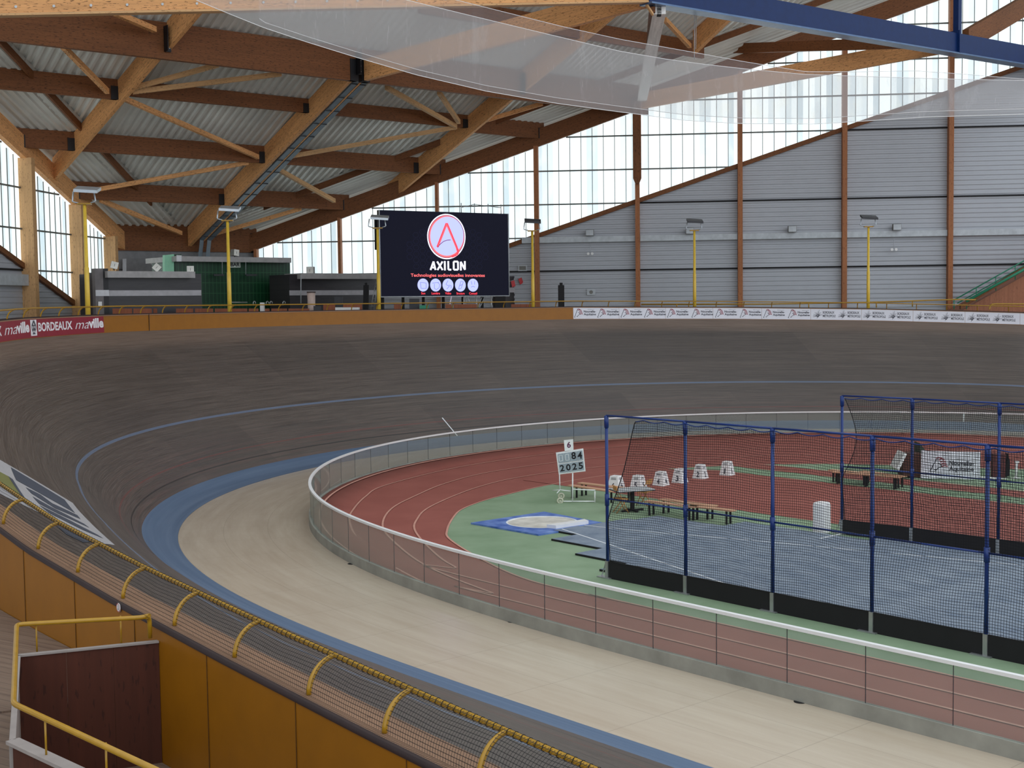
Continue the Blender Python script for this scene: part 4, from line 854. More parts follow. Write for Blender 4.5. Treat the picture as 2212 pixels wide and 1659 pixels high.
# --- net cage
def cage(posts, label, xend, leftshape, grp='blue net cages'):
    HT = 3.93; root = thing('net_cage', label, 'net cage', I(posts[0][0], posts[0][1], .01), grp); P = [I(a, b, .012) for a, b in posts]
    for i, p in enumerate(P):
        po = MB().tube([p+A3(0, 0, .42), p+A3(0, 0, HT)], .040, 10).build('post', M_BLUE, root)
        for z, k in ((1.9, 0), (3.78, 1)): MB().tube([p+A3(0, 0, z-.14), p+A3(0, 0, z+.14)], .056, 10).build('sleeve', M_BLUE, po)
        nn_ = npz(A3(0, 0, 0)-p*A3(1, 1, 0)); e = PT
        mb = MB(); mb.bx(p+A3(0, 0, .21), .09, .09, .42, INROT); mb.beam(p+A3(0, 0, .38)-e*.05, p-e*.20+A3(0, 0, .01), .03, .03); mb.bx(p-e*.07+A3(0, 0, .012), .42, .2, .024, INROT)
        mb.build('steel_foot', M_GAL, root)
    for i in range(len(P)-1):
        a, b = P[i], P[i+1]
        MB().tube([a+A3(0, 0, HT), b+A3(0, 0, HT)], .024, 8).build('top_tube', M_BLUE, root)
        MB().tube([a+A3(0, 0, 1.93), b+A3(0, 0, 1.93)], .021, 8).build('middle_tube', M_BLUE, root)
        d = npz(b-a); MB().prism([a+d*.05-QT*.02, b-d*.05-QT*.02, b-d*.05+QT*.02, a+d*.05+QT*.02], (0, 0, .42)).build('black_board', M_BLACK, root)
    # net
    vs = []; fs = []; uv = []; nx, nz = 220, 36; Ls = [0]+list(np.cumsum([np.linalg.norm(P[i+1]-P[i]) for i in range(len(P)-1)])); LT = Ls[-1]
    for i in range(nx+1):
        for j in range(nz+1):
            z = .42+(HT-.46)*j/nz; l0 = leftshape(z/HT); l = l0+(LT-l0)*i/nx; k = max(0, min(len(P)-2, int(np.searchsorted(Ls, l)-1))); f = (l-Ls[k])/(Ls[k+1]-Ls[k]); p = P[k]*(1-f)+P[k+1]*f
            sc = .05*abs(math.sin(math.pi*l/.62))*(j == nz)
            vs.append(p+A3(0, 0, z-sc)-QT*(.05+.06*math.sin(l*1.7+z)*math.sin(math.pi*j/nz))+PT*.015*math.sin(z*3+l)); uv.append((l+.05*math.sin(z*2), z+.02*math.sin(l*3)))
    F_ = []; U_ = []
    for i in range(nx):
        for j in range(nz): q = [i*(nz+1)+j, (i+1)*(nz+1)+j, (i+1)*(nz+1)+j+1, i*(nz+1)+j+1]; F_.append(q); U_.append([uv[a] for a in q])
    nt = MB().add(vs, F_, U_, True).build('net', M_NETB, root)
    mb = MB(); mb.tube([vs[i*(nz+1)+nz] for i in range(nx+1)], .012, 5); mb.build('net_cord', M_BLUE, root)
    MB().tube([vs[j] for j in range(nz+1)], .012, 5).build('net_edge_cord', M_BLACK, root)
    return root
cage([(25.81, -16.55)]+[(25.81+2.44*k, -16.5) for k in range(1, 7)], 'near blue post net cage with black ground boards between glass barrier and mats', None, lambda f: .12+max(0, f-.35)*1.35)
cage([(26.28, -7.62), (28.38, -7.42), (30.87, -7.38), (33.3, -7.36), (35.7, -7.34)], 'far blue post net cage with black ground boards behind the mats', None, lambda f: .1+.35*math.sin(math.pi*min(1, max(0, (f-.42)/.58))))
# --- lane markers
M_LMW = plain('marker_white', (236, 234, 232), .55, 0, .03)
cones = [((1331, 1057), 6, 34), ((1379, 1056), 5, 32), ((1428, 1048), 4, 31), ((1468.5, 1042), 3, 30), ((1513, 1033), 2, 29), ((1571, 1026), 1, 28)]
place_ = ['left end of the row, behind the blue post', 'second from the left, just behind the table', 'third from the left', 'fourth from the left, behind the second blue post', 'fifth from the left', 'right end of the row']
for (px_, num, wpx), pl in zip(cones, place_):
    g = G(px_, .016); dist = g[1]; bw = wpx/FPX*dist/1.12; tw = bw*.62; hh = 30/FPX*dist; rz = math.radians(45)+math.atan2(g[0], g[1])*-1+.25
    rt = thing('lane_marker', 'white lane marker box number %d, %s' % (num, pl), 'lane marker', g, 'numbered lane markers')
    f = lambda x, y, z: g+A3(math.cos(rz)*x-math.sin(rz)*y, math.sin(rz)*x+math.cos(rz)*y, z)
    b_, t_ = bw/2, tw/2
    mb = MB(); V = [f(-b_, -b_, 0), f(b_, -b_, 0), f(b_, b_, 0), f(-b_, b_, 0), f(-t_, -t_, hh), f(t_, -t_, hh), f(t_, t_, hh), f(-t_, t_, hh)]
    k_ = .82; V += [f(-t_*k_, -t_*k_, hh), f(t_*k_, -t_*k_, hh), f(t_*k_, t_*k_, hh), f(-t_*k_, t_*k_, hh), f(-t_*k_, -t_*k_, hh-.12), f(t_*k_, -t_*k_, hh-.12), f(t_*k_, t_*k_, hh-.12), f(-t_*k_, t_*k_, hh-.12)]
    F_ = [[0, 1, 5, 4], [1, 2, 6, 5], [2, 3, 7, 6], [3, 0, 4, 7], [3, 2, 1, 0]]+[[4+i, 4+(i+1) % 4, 8+(i+1) % 4, 8+i] for i in range(4)]+[[8+i, 8+(i+1) % 4, 12+(i+1) % 4, 12+i] for i in range(4)]+[[12, 13, 14, 15]]
    mb.add(V, F_).build('box', M_LMW, rt)
    mb = MB()
    for face in range(4):
        a, b_2 = V[face], V[(face+1) % 4]; c_, d_ = V[4+face], V[4+(face+1) % 4]; nn_ = npz(np.cross(b_2-a, c_-a))*.006
        fn = lambda x, y: (a*(1-x)+b_2*x)*(1-y)+(c_*(1-x)+d_*x)*y+nn_
        fit_text(mb, str(num), fn, .38 if num != 1 else .44, .66 if num != 1 else .58, .12, .52, .03)
        for yy in (.86, .80, .74): mb.quad(fn(.2, yy), fn(.8, yy), fn(.8, yy+.025), fn(.2, yy+.025))
    mb.build('printing', M_INK, rt)
# --- result board on a wheeled stand
M_PANE = plain('board_grey', (150, 162, 168), .5); M_BW = plain('board_white', (232, 234, 230), .5)
bd = 1.0; g0 = G((1234, 1086), .012); Yb = float(g0[1]); bz = lambda p: AtY(p, Yb)
rt = thing('result_board', 'white wheeled display board showing 6, 84 and 2025 beside the benches', 'display board', g0)
tl, tr_, br_, bl_ = bz((1201, 978)), bz((1260, 969)), bz((1265, 1018)), bz((1207, 1025)); nb = A3(0, -.02, 0)
fnb = lambda x, y: (tl*(1-x)+tr_*x)*(y)+(bl_*(1-x)+br_*x)*(1-y)+nb
mb = MB(); mb.prism([bl_, br_, tr_, tl], (0, .06, 0)).build('frame', M_BW, rt)
for x0 in (.05, .28, .51, .74):
    for y0, y1 in ((.07, .46), (.52, .93)): mb = MB(); fq = lambda x, y: fnb(x, y)+A3(0, -.004, 0); mb.quad(fq(x0, y0), fq(x0+.215, y0), fq(x0+.215, y1), fq(x0, y1)).build('digit_field', M_PANE, rt)
fq = lambda x, y: fnb(x, y)+A3(0, -.01, 0)
for ch, x0, y0, y1 in (('2', .07, .13, .42), ('0', .30, .13, .42), ('2', .53, .13, .42), ('5', .76, .13, .42), ('8', .54, .6, .92), ('4', .765, .58, .89)):
    mb = MB(); fit_text(mb, ch, fq, x0, x0+.165, y0, y1, .025); mb.build('digit', M_BLACK, rt)
for x0 in (.09, .32):
    mb = MB(); stroke(mb, [(x0, .6), (x0+.12, .6), (x0+.12, .86), (x0, .86), (x0, .6)], .018, fq); mb.build('blank_digit', M_BW, rt)
a = [bz(p) for p in ((1220, 976), (1239, 972), (1238, 949), (1218, 951))]; pk = MB().prism(a, (0, .03, 0)).build('number_plate', M_BW, rt)
fp = lambda x, y: (a[0]*(1-x)+a[1]*x)*(1-y)+(a[3]*(1-x)+a[2]*x)*y+A3(0, -.006, 0); mb = MB(); fit_text(mb, '6', fp, .3, .72, .28, .82, .025); mb.build('digit', plain('digit_plum', (92, 30, 70), .5), pk)
mb = MB(); 
for p, q in (((1237, 1022), (1236.5, 1083)), ((1236, 1083), (1286, 1083)), ((1285, 1061), (1285, 1088)), ((1237, 1057), (1286, 1059)), ((1211, 1083), (1237, 1083))): mb.tube([bz(p), bz(q)], .022, 8)
mb.build('stand', M_BW, rt)
mb = MB(); mb.tube([bz((1208.5, 1024)), bz((1209.5, 1058))], .018, 8); c_ = bz((1209.5, 1058)); 
for a_ in (0, 2.1, 4.2): mb.tube([c_, c_+A3(.36*math.cos(a_+.2), .36*math.sin(a_+.2), -.06)], .016, 6)
mb.build('rear_stand', M_BW, rt)
for p in ((1210, 1082), (1213, 1074)):
    c_ = bz(p)+A3(0, .25 if p[1] < 1080 else 0, 0); ww = MB(); ww.tube([c_+.085*A3(math.cos(a_), .0, math.sin(a_)) for a_ in np.linspace(0, 2*math.pi, 17)], .03, 8, False); ww.disc(c_, .035, 12, .03, A3(1, 0, 0), A3(0, 0, 1)); ww.build('wheel', plain('wheel_cream', (206, 204, 180), .5), rt)
# --- benches
M_BENCH = timber('bench_wood', (206, 158, 126), (150, 104, 78), .7, .4)
def bench(pa, pb, label, hz=.45, n=3, w=.27, grp='gymnasium benches'):
    a, b = G(pa, hz), G(pb, hz); d = npz(b-a); rt = thing('bench', label, 'bench', (a+b)/2*A3(1, 1, 0)+A3(0, 0, .012), grp)
    h_ = math.atan2(d[1], d[0]); L = np.linalg.norm(b-a); sd = A3(-d[1], d[0], 0)
    MB().bx((a+b)/2-A3(0, 0, .02), L, w, .04, h_).build('seat', M_BENCH, rt)
    for i in range(n):
        e = a+d*(.2+(L-.4)*i/(n-1))
        for s_ in (-1, 1): MB().bx(A3(e[0], e[1], (hz-.04+.012)/2)+sd*s_*(w/2-.03), .05, .05, hz-.055, h_).build('leg', M_BLACK, rt)
    return rt
bench((1232, 1047), (1325, 1060), 'wooden bench with black legs left of the table, nearer of the pair', n=2)
bench((1252, 1042), (1372, 1056), 'wooden bench with black legs left of the table, further of the pair', n=2)
bench((1396, 1081), (1505, 1094), 'low wooden bench right of the table, nearer left one under the net tube', n=2)
bench((1490, 1091), (1586, 1102), 'low wooden bench right of the table, nearest the mats', n=2)
bench((1428, 1077), (1545, 1092), 'low wooden bench right of the table, rear one of three', n=2, w=.3)
bench((1793, 1014), (1880, 1022), 'wooden bench beyond the far net cage, left one of three', n=2)
bench((1862, 1017), (1955, 1028), 'wooden bench beyond the far net cage, right one beside the brown box', n=2)
bench((1800, 1018), (1945, 1031), 'wooden bench beyond the far net cage, nearer one of three', n=3, w=.2)
# --- table and chairs
g = G((1366, 1104), .012); Yt = g[1]; rt = thing('pedestal_table', 'dark pedestal table with pale top in front of the lane markers', 'table', g)
MB().bx(g+A3(0, 0, .70), 1.25, .75, .035, math.radians(18)).build('table_top', plain('top_grey', (176, 178, 178), .4), rt)
MB().bx(g+A3(0, 0, .675), 1.28, .78, .02, math.radians(18)).build('top_edge', M_BLACK, rt)
MB().bx(g+A3(0, 0, .35), .11, .11, .66, .3).build('column', M_BLACK, rt)
mb = MB(); mb.bx(g+A3(0, 0, .03), .8, .07, .05, .5); mb.bx(g+A3(0, 0, .03), .07, .6, .05, .5); mb.build('base', M_BLACK, rt)
M_CHW = timber('chair_wood', (196, 140, 84), (130, 84, 50), .7, .4)
def chair(px_, rz, label):
    g = G(px_, .012); rt = thing('folding_chair', label, 'chair', g, 'wooden chairs at the table'); f = lambda x, y, z: g+A3(math.cos(rz)*x-math.sin(rz)*y, math.sin(rz)*x+math.cos(rz)*y, z)
    for y in (-.19, .19):
        MB().tube([f(.2, y, 0), f(-.2, y, .86)], .015, 6).build('leg', M_CHW, rt); MB().tube([f(-.2, y, 0), f(.16, y, .44)], .014, 6).build('leg', M_CHW, rt)
    MB().bx(f(0, 0, .45), .38, .4, .03, rz).build('seat', M_CHW, rt); MB().bx(f(-.18, 0, .78), .03, .4, .14, rz).build('backrest', M_CHW, rt)
    mb = MB(); mb.tube([f(.16, -.19, .08), f(.16, .19, .08)], .01, 6); mb.build('rung', M_CHW, rt)
chair((1341, 1107), .2, 'folding wooden chair left of the dark table'); chair((1392, 1091), 2.6, 'folding wooden chair behind the right end of the dark table')
# --- white padded block
g = G((1775, 1151), .012); rt = tag(MB().bx(g+A3(0, 0, .02), .4, .4, .04, INROT).build('white_block', M_LMW), 'tall white padded block on the green floor beside the far net cage', 'padded block')
me = rt.data; bmv = MB(); n_ = 20; hw = .20; prof_ = [(0, .90), (0.03, 1), (.80, 1), (.86, .93), (.885, .75)]
vs = []; 
for z, k in prof_:
    for i in range(n_):
        a = 2*math.pi*(i+.5)/n_; cx_, sy_ = math.cos(a), math.sin(a); m_ = (abs(cx_)**6+abs(sy_)**6)**(-1/6); x, y = cx_*m_*hw*k, sy_*m_*hw*k; vs.append(g+A3(math.cos(INROT)*x-math.sin(INROT)*y, math.sin(INROT)*x+math.cos(INROT)*y, z))
fs = [[j*n_+i, j*n_+(i+1) % n_, (j+1)*n_+(i+1) % n_, (j+1)*n_+i] for j in range(len(prof_)-1) for i in range(n_)]+[[4*n_+i for i in range(n_)]]
C.objects.unlink(rt); tag(bmv.add(vs, fs).build('white_block', M_LMW), 'tall white padded block on the green floor beside the far net cage', 'padded block')
# --- banner on frame, brown boxes and odds and ends behind the far cage
g = G((2052, 1036), .012); Yn = float(g[1]); q = lambda p, dy=0.: AtY(p, Yn+dy)
rt = thing('sponsor_board', 'white board with lion mark and Nouvelle-Aquitaine lettering behind the far net cage', 'sign board', g)
P = [q((1989, 1033)), q((2117, 1036)), q((2118, 977)), q((1991, 973))]; MB().prism(P, (0, .05, 0)).build('panel', M_BWHITE, rt)
fn = lambda x, y: (P[0]*(1-x)+P[1]*x)*(1-y)+(P[3]*(1-x)+P[2]*x)*y+A3(0, -.01, 0)
mbd, mbr = MB(), MB(); lion(mbr, mbd, lambda x, y: fn(.13+.33*x, .22+.56*y)); fit_text(mbd, 'Nouvelle-', fn, .47, .89, .5, .67, .03); fit_text(mbd, 'Aquitaine', fn, .47, .89, .25, .46, .03); fit_text(mbd, 'RÉGION', fn, .6, .72, .7, .745, 0)
mbd.build('lettering', M_INK, rt); mbr.build('red_mark', M_INKR, rt)
M_BRN = plain('box_brown', (96, 58, 46), .6); M_DRED = plain('board_maroon', (92, 40, 40), .6)
g = G((1968, 1030), .012); tag(MB().prism([q((1951, 1029), .6), q((1991, 1031), .6), q((1991, 980), .6), q((1951, 980), .6)], (0, .7, 0)).build('vaulting_box', M_BRN), 'brown wooden box left of the white sponsor board', 'box')
a, b = q((1932, 1011), .4), q((1949, 976), .7); tag(MB().box((a+b)/2, (b-a)/2, A3(.02, .5, 0), npz(np.cross(b-a, A3(0, 1, 0)))*.05).build('leaning_mat', M_BW), 'pale mat leaning against the left side of the brown box', 'mat')
a, b = q((1981, 958), 1.4), q((1992, 972), 1.4); tag(MB().box((a+b)/2-A3(0, 0, .5), A3(.02, .4, 0), (b-a)/2, A3(0, 0, .55)).build('leaning_mat', plain('mat_darkgreen', (58, 70, 58), .7)), 'dark green mat standing behind the brown box and sponsor board', 'mat')
tag(MB().prism([q((2145, 1032), .3), q((2171, 1035), .3), q((2174, 982), .3), q((2146, 981), .3)], (0, .25, 0)).build('maroon_box', M_DRED), 'maroon wooden box right of the white sponsor board', 'box')
tag(MB().prism([q((2172, 1030), .5), q((2181, 1028), .5), q((2182, 1000), .5), q((2178, 980), .5)], (0, .3, 0)).build('black_cover', M_BLACK), 'black cover standing against the right side of the maroon box', 'cover')
mb = MB(); mb.tube([q((2194, 1032), .2), q((2197, 996), .2)], .05, 8); mb.tube([q((2193, 998), .2), q((2201, 998), .2)], .04, 8); mb.bx(q((2194, 1034), .2), .4, .2, .05, .3); tag(mb.build('white_stand', M_WHITE), 'short white stand at the right edge of the photo beyond the maroon box', 'stand')
tag(MB().beam(q((2118, 1033), .1), q((2178, 1038), .1), .08, .07).build('white_bar', M_WHITE), 'white bar lying on the floor from the sponsor board to the maroon box', 'bar')
mb = MB(); mb.tube(crom([q((2150, 1034), .9), q((2165, 1031), .9), q((2185, 1036), .4), q((2215, 1032), .6)]), .05, 6); tag(mb.build('folded_net', plain('net_green', (36, 66, 48), .8)), 'heap of dark green netting at the foot of the maroon box', 'net')
# white mark on the floor before the far cage
a, b = G((1772, 1163), .072), G((1817, 1153), .072); d = npz(b-a); w_ = A3(-d[1], d[0], 0)*.04; struct(MB().quad(a-w_, b-w_, b+w_, a+w_).build('floor_mark', M_LINEW))
# ================================================================== PROMENADE: POLES
M_LAMP = plain('lamp_silver', (186, 192, 198), .3, .6)
pole_d = [((190.3, 442), 'leftmost, in front of the left wall columns'), ((496.5, 478), 'in front of the green bar'), ((818.5, 494), 'at the left edge of the big screen'), ((1152, 500), 'just right of the big screen'), ((1500, 499), 'second from the right, before the grey wall'), ((1875.5, 491), 'furthest right, before the grey wall')]
for k, ((x_, yt), lb) in enumerate(pole_d):
    lo, hi = (-30, -8) if k == 0 else ((-24, 0) if k < 3 else (0, 40)); s = s_at(x_, .9, .7, lo, hi); b = spt(s, .9, .11)
    zt_ = float(AtY((x_, yt), b[1])[2]); rt = thing('floodlight_pole', 'yellow pole with bracket floodlight, ' + lb, 'lamp post', b, 'yellow floodlight poles behind the barrier')
    M_POLE = plain('pole_yellow', (222, 184, 66), .35)
    MB().tube([b, b*A3(1, 1, 0)+A3(0, 0, 8.2), A3(b[0], b[1], 8.21), A3(b[0], b[1], zt_)], [.10, .09, .075, .065], 12).build('pole', M_POLE, rt)
    T_ = A3(b[0], b[1], zt_); hd = chead(s); ex = A3(math.cos(hd), math.sin(hd), 0) if k < 3 else A3(1, 0, 0); ey = A3(-ex[1], ex[0], 0)
    ex = A3(1, 0, 0); ey = A3(0, 1, 0); w_ = .38
    MB().bx(T_+A3(0, 0, .03), .5, .2, .06).build('head_plate', M_YELM, rt)
    MB().tube(bend([T_-ex*w_*.6+A3(0, 0, .06), T_-ex*w_*1.2+A3(0, 0, .12), T_-ex*w_*1.05+A3(0, 0, .5)], .05), .03, 6).build('bracket', M_LAMP, rt)
    MB().tube(bend([T_+ex*w_*.6+A3(0, 0, .06), T_+ex*w_*1.1+A3(0, 0, .12), T_+ex*w_*.95+A3(0, 0, .5)], .05), .03, 6).build('bracket', M_LAMP, rt)
    rot = A3(.16, 0, .98) if k < 3 else A3(0, 0, 1)
    lp = MB(); c_ = T_+A3(.03 if k > 2 else .12, 0, .56); lp.box(c_, ex*.44-A3(0, 0, .03), ey*.26+A3(0, 0, .08), A3(0, 0, .055)).build('floodlight', M_LAMP if k < 3 else M_DGREY, rt)
    MB().box(c_-A3(0, 0, .06), ex*.38-A3(0, 0, .026), ey*.2+A3(0, 0, .06), A3(0, 0, .012)).build('lens', plain('lens', (214, 218, 222), .2), rt)
# ================================================================== PROMENADE: BUILDINGS
ang = math.atan2(rq[1], rq[0])
t = NT('hut_dark'); u, v, uv = t.uv(); n1 = t.noise(t.scaled(uv, 6, 1), 1, 3); M_HUT = t.fin(t.mix(t.ramp(n1, .3, .7), lin((46, 42, 46)), lin((58, 54, 56))), .35)
t = NT('bar_green'); tc = t.obj(); sp = t.n('ShaderNodeSeparateXYZ'); t.l(tc, sp.inputs[0]); qa = t.math('ADD', t.math('MULTIPLY', sp.outputs[0], float(rq[0])), t.math('MULTIPLY', sp.outputs[1], float(rq[1])))
g1 = t.math('LESS_THAN', t.math('FRACT', t.math('DIVIDE', qa, .24)), .14); g2 = t.math('LESS_THAN', t.math('FRACT', t.math('DIVIDE', sp.outputs[2], .62)), .06)
M_BAR = t.fin(t.mix(t.math('MULTIPLY', t.math('MAXIMUM', g1, g2), .5), lin((16, 60, 36)), lin((62, 118, 76))), .3)
M_FASC = plain('fascia_grey', (172, 168, 167), .5); M_MINT = plain('mint_panel', (150, 214, 178), .5, 0, .06); M_GRN = plain('door_green', (24, 106, 76), .4)
M_STRIPE = plain('stripe_grey', (176, 172, 176), .3); M_STRW = plain('stripe_white', (206, 206, 210), .35); M_HUTL = plain('hut_taupe', (112, 106, 106), .5); M_HUTD = plain('hut_black', (34, 32, 34), .5)
ZF = 5.0
def face(PP, a, b, zt, depth, m, name, root, zb=ZF, off=0.):   # wall slab whose front is seen between image columns a and b, on the plane p = PP
    A = onp((a, 640), PP+off); B = onp((b, 640), PP+off); A = A*A3(1, 1, 0); B = B*A3(1, 1, 0); P = [A+A3(0, 0, zb), B+A3(0, 0, zb), B+A3(0, 0, zt), A+A3(0, 0, zt)]
    return MB().prism(P, -rp*depth).build(name, m, root)
def zat(px_, PP): return float(onp(px_, PP)[2])
PBAR = 9.0
rt = thing('bar_building', 'green tiled bar kiosk with grey flat roof and BAR sign', 'kiosk', onp((500, 640), PBAR)*A3(1, 1, 0)+A3(0, 0, ZF))
zb1 = zat((500, 563), PBAR)
face(PBAR, 380, 628, zb1, 3.2, M_BAR, 'front_wall', rt)
face(PBAR, 382, 631, zat((500, 555), PBAR+.5), 4.2, M_FASC, 'roof_slab', rt, zat((500, 566), PBAR+.5), .5)
MB().prism([onp((381, 565), PBAR+.52), onp((392, 565), PBAR+.52), onp((392, 551.5), PBAR+.52), onp((381, 551), PBAR+.52)], rp*.02).build('roof_end', plain('fascia_white', (226, 226, 228), .5), rt)
P = [onp((356, 590), PBAR-.2), onp((376, 590), PBAR), onp((376, 549), PBAR), onp((356, 551), PBAR-.2)]; o = MB().prism(P, -rp*.3).build('mint_wing', M_MINT, rt)
P = [onp((376, 660), PBAR-.05), onp((392, 660), PBAR-.05), onp((392, 549), PBAR-.05), onp((376, 549), PBAR-.05)]; MB().prism(P, -rp*.2).build('corner_tiles', M_BAR, rt)
face(PBAR, 594, 625.5, zat((600, 624), PBAR+.05), .1, M_GRN, 'door', rt, ZF, .05)
a, b = onp((496, 566), PBAR+.08), onp((519, 577), PBAR+.08); P = [onp((495, 578), PBAR+.08), onp((519, 578), PBAR+.08), onp((519, 565.5), PBAR+.08), onp((495, 565.5), PBAR+.08)]
so = MB().prism(P, rp*.03).build('sign', plain('sign_sage', (204, 214, 200), .5), rt); fn = lambda x, y: (P[0]*(1-x)+P[1]*x)*(1-y)+(P[3]*(1-x)+P[2]*x)*y+rp*.05
mb = MB(); fit_text(mb, 'BAR', fn, .1, .92, .18, .85, .03); mb.build('lettering', M_DGREY, so)
for (x0, x1, xs_), lb in (((461, 483, 480), 'left'), ((531, 554, 531), 'right')):
    r2 = thing('hanging_lamp', 'dark hanging strip lamp on the green bar front, %s of the BAR sign' % lb, 'lamp', onp(((x0+x1)/2, 596), PBAR+.5), 'strip lamps of the bar')
    MB().beam(onp((x0, 596), PBAR+.5), onp((x1, 596), PBAR+.5), .15, .1).build('lamp_body', M_DGREY, r2); MB().tube([onp((xs_, 594), PBAR+.5), onp((xs_, 566), PBAR+.5)], .015, 6).build('rod', M_GREY, r2)
def hut(PP, x0, x1, ytop, label, stripe, fascia, m=M_HUT, pil=None, pils=()):
    rt = thing('kiosk_wall', label, 'kiosk', onp(((x0+x1)/2, 640), PP)*A3(1, 1, 0)+A3(0, 0, ZF), 'dark kiosks on the promenade')
    zt = zat(((x0+x1)/2, ytop), PP); face(PP, x0, x1, zt, 2.4, m, 'front_wall', rt)
    face(PP, stripe[0], stripe[1], zat(((x0+x1)/2, stripe[2]), PP+.03), .06, M_STRIPE, 'stripe', rt, zat(((x0+x1)/2, stripe[3]), PP+.03), .03)
    if fascia: face(PP, fascia[0], fascia[1], zat(((x0+x1)/2, fascia[2]), PP+.5), 2.0, M_FASC, 'roof_fascia', rt, zat(((x0+x1)/2, fascia[3]), PP+.5), .5)
    for (a, b, yt, mm) in pils: face(PP, a, b, zat(((a+b)/2, yt), PP+.12), .4, mm, 'pilaster', rt, ZF, .12)
    return rt
PH = 13.5
hut(PH, 210, 436, 591, 'dark kiosk with pale stripe and grey sloping fascia left of the green bar', (208, 435, 627, 639), (234, 423, 586, 600), M_HUT, None, ((206.5, 224, 580, M_HUTL), (224, 235, 580, M_HUTD)))
o = [q_ for q_ in bpy.data.objects if q_.name.startswith('kiosk_wall')][0]
fac_ = onp((213, 659), PH+.2)
P = [onp((212, 664), PH+.16), onp((220, 664), PH+.16), onp((220, 651.5), PH+.16), onp((212, 651.5), PH+.16)]; MB().prism(P, rp*.02).build('notice', M_WHITE, o)
face(PH, 207, 236, zat((220, 626.5), PH+.16), .02, M_STRW, 'pilaster_stripe', o, zat((220, 639.5), PH+.16), .16)
hut(12.5, 626, 830, 593.5, 'dark kiosk with pale stripe between the green bar and the big screen', (626, 840, 627, 637.5), (652, 818, 590.5, 602.5))
hut(12.5, 1085, 1170, 597, 'dark kiosk with pale stripe right of the big screen, cut into the grey wall', (1085, 1170, 621, 631.5), None, M_HUT, None, ((1144, 1164, 586.5, M_HUT), (1163.5, 1170, 586.5, M_HUTD)))
tag(MB().tube([onp((650, 593), 13.2), onp((650, 655), 13.2)], .03, 8).build('drain_pipe', M_GREY), 'thin grey vertical pipe on the dark kiosk right of the green bar', 'pipe')
# roof boxes (loudspeakers) on the kiosk roofs
M_SPK = plain('speaker_white', (240, 238, 230), .5); M_SPKG = plain('speaker_grey', (120, 118, 112), .5)
def spk(px_, PP, w_, tilt, turn, label):
    c = onp(px_, PP); L = w_/FPX*np.linalg.norm(c); R_ = Matrix.Rotation(turn, 3, 'Z') @ Matrix.Rotation(tilt, 3, 'Y'); ax = [np.array(R_ @ Vector(v)) for v in ((1, 0, 0), (0, 1, 0), (0, 0, 1))]
    rt = thing('loudspeaker', label, 'loudspeaker', c-A3(0, 0, L/2), 'loudspeaker boxes')
    MB().box(c, ax[0]*L/2, ax[1]*L*.45, ax[2]*L/2).build('cabinet', M_SPKG, rt); MB().box(c-ax[1]*L*.46, ax[0]*L*.5, ax[1]*L*.03, ax[2]*L*.5).build('front', M_SPK, rt)
    MB().box(c-ax[1]*L*.5, ax[0]*L*.03, ax[1]*L*.01, ax[2]*L*.2).build('badge', M_SPKG, rt); MB().tube([c-ax[2]*L*.5, c-A3(0, 0, L*.75)], .03, 6).build('bracket', M_DGREY, rt)
spk((247, 573), PH+.2, 14, .25, .35, 'tilted white loudspeaker box at the left end of the dark kiosk roof')
spk((339, 578), PH+.2, 14, .75, .2, 'steeply tilted white loudspeaker box on the middle of the dark kiosk roof')
spk((411, 582), PH+.2, 14, 0, .3, 'upright white loudspeaker box at the right end of the dark kiosk roof')
spk((507, 546), PBAR+.4, 13, .1, .9, 'white loudspeaker box on the bar roof beside the yellow pole')
spk((671, 584), 12.7, 15, 0, -.1, 'grey-white loudspeaker box on the kiosk roof left of the big screen')
face_ = [onp((332, 560), 2.5), onp((345, 560), 2.5), onp((345, 556.5), 2.5), onp((332, 556.5), 2.5)]
tag(MB().prism([onp((334, 570), 3), onp((344, 570), 3), onp((344, 557), 3), onp((334, 557), 3)], -rp*.6).build('wall_unit', M_GREY), 'pale grey unit fixed to the grey corner wall left of the mint panel', 'wall unit')
tag(MB().prism([onp((273, 590), 1.0), onp((330, 590), 1.0), onp((330, 557.5), 1.0), onp((273, 558.5), 1.0)], -rp*.6).build('wall_casing', plain('casing_grey', (120, 120, 122), .6)), 'lower grey casing on the corner wall above the dark kiosk', 'casing')
# far wall boxes and emergency lights
for x_, y_, lb in ((1274, 509, 'above the tray left of the first right column'), (1490, 507, 'behind the second floodlight from the right'), (1711, 500, 'between the last two floodlights'), (1937, 497, 'right of the last floodlight')):
    c = onfar((x_, y_), .45); c[2] = 11.27; rt = thing('wall_speaker', 'small pale box on the cable tray, ' + lb, 'loudspeaker', c-A3(0, 0, .22), 'boxes on the cable tray')
    MB().box(c, wu*.26, wn*.2, A3(0, 0, .2)).build('cabinet', M_SPKG, rt); MB().box(c-wn*.21, wu*.24, wn*.01, A3(0, 0, .18)).build('front', M_GREY, rt)
for x_, y_, lb in ((1275, 548, 'left of the first right column'), (1931, 539, 'right of the last floodlight')):
    c = onfar((x_, y_), .4); tp_ = onfar((x_, 525 if x_ < 1500 else 516), .4); rt = thing('emergency_lamp', 'twin spot emergency lamp hanging below the cable tray, ' + lb, 'lamp', c, 'twin spot lamps')
    MB().tube([c, tp_*A3(0, 0, 1)+c*A3(1, 1, 0)], .015, 6).build('rod', M_GREY, rt)
    for s_ in (-1, 1): MB().disc(c+wu*.13*s_, .09, 16, .08, wu, A3(0, 0, 1)).build('spot', M_WHITE, rt)
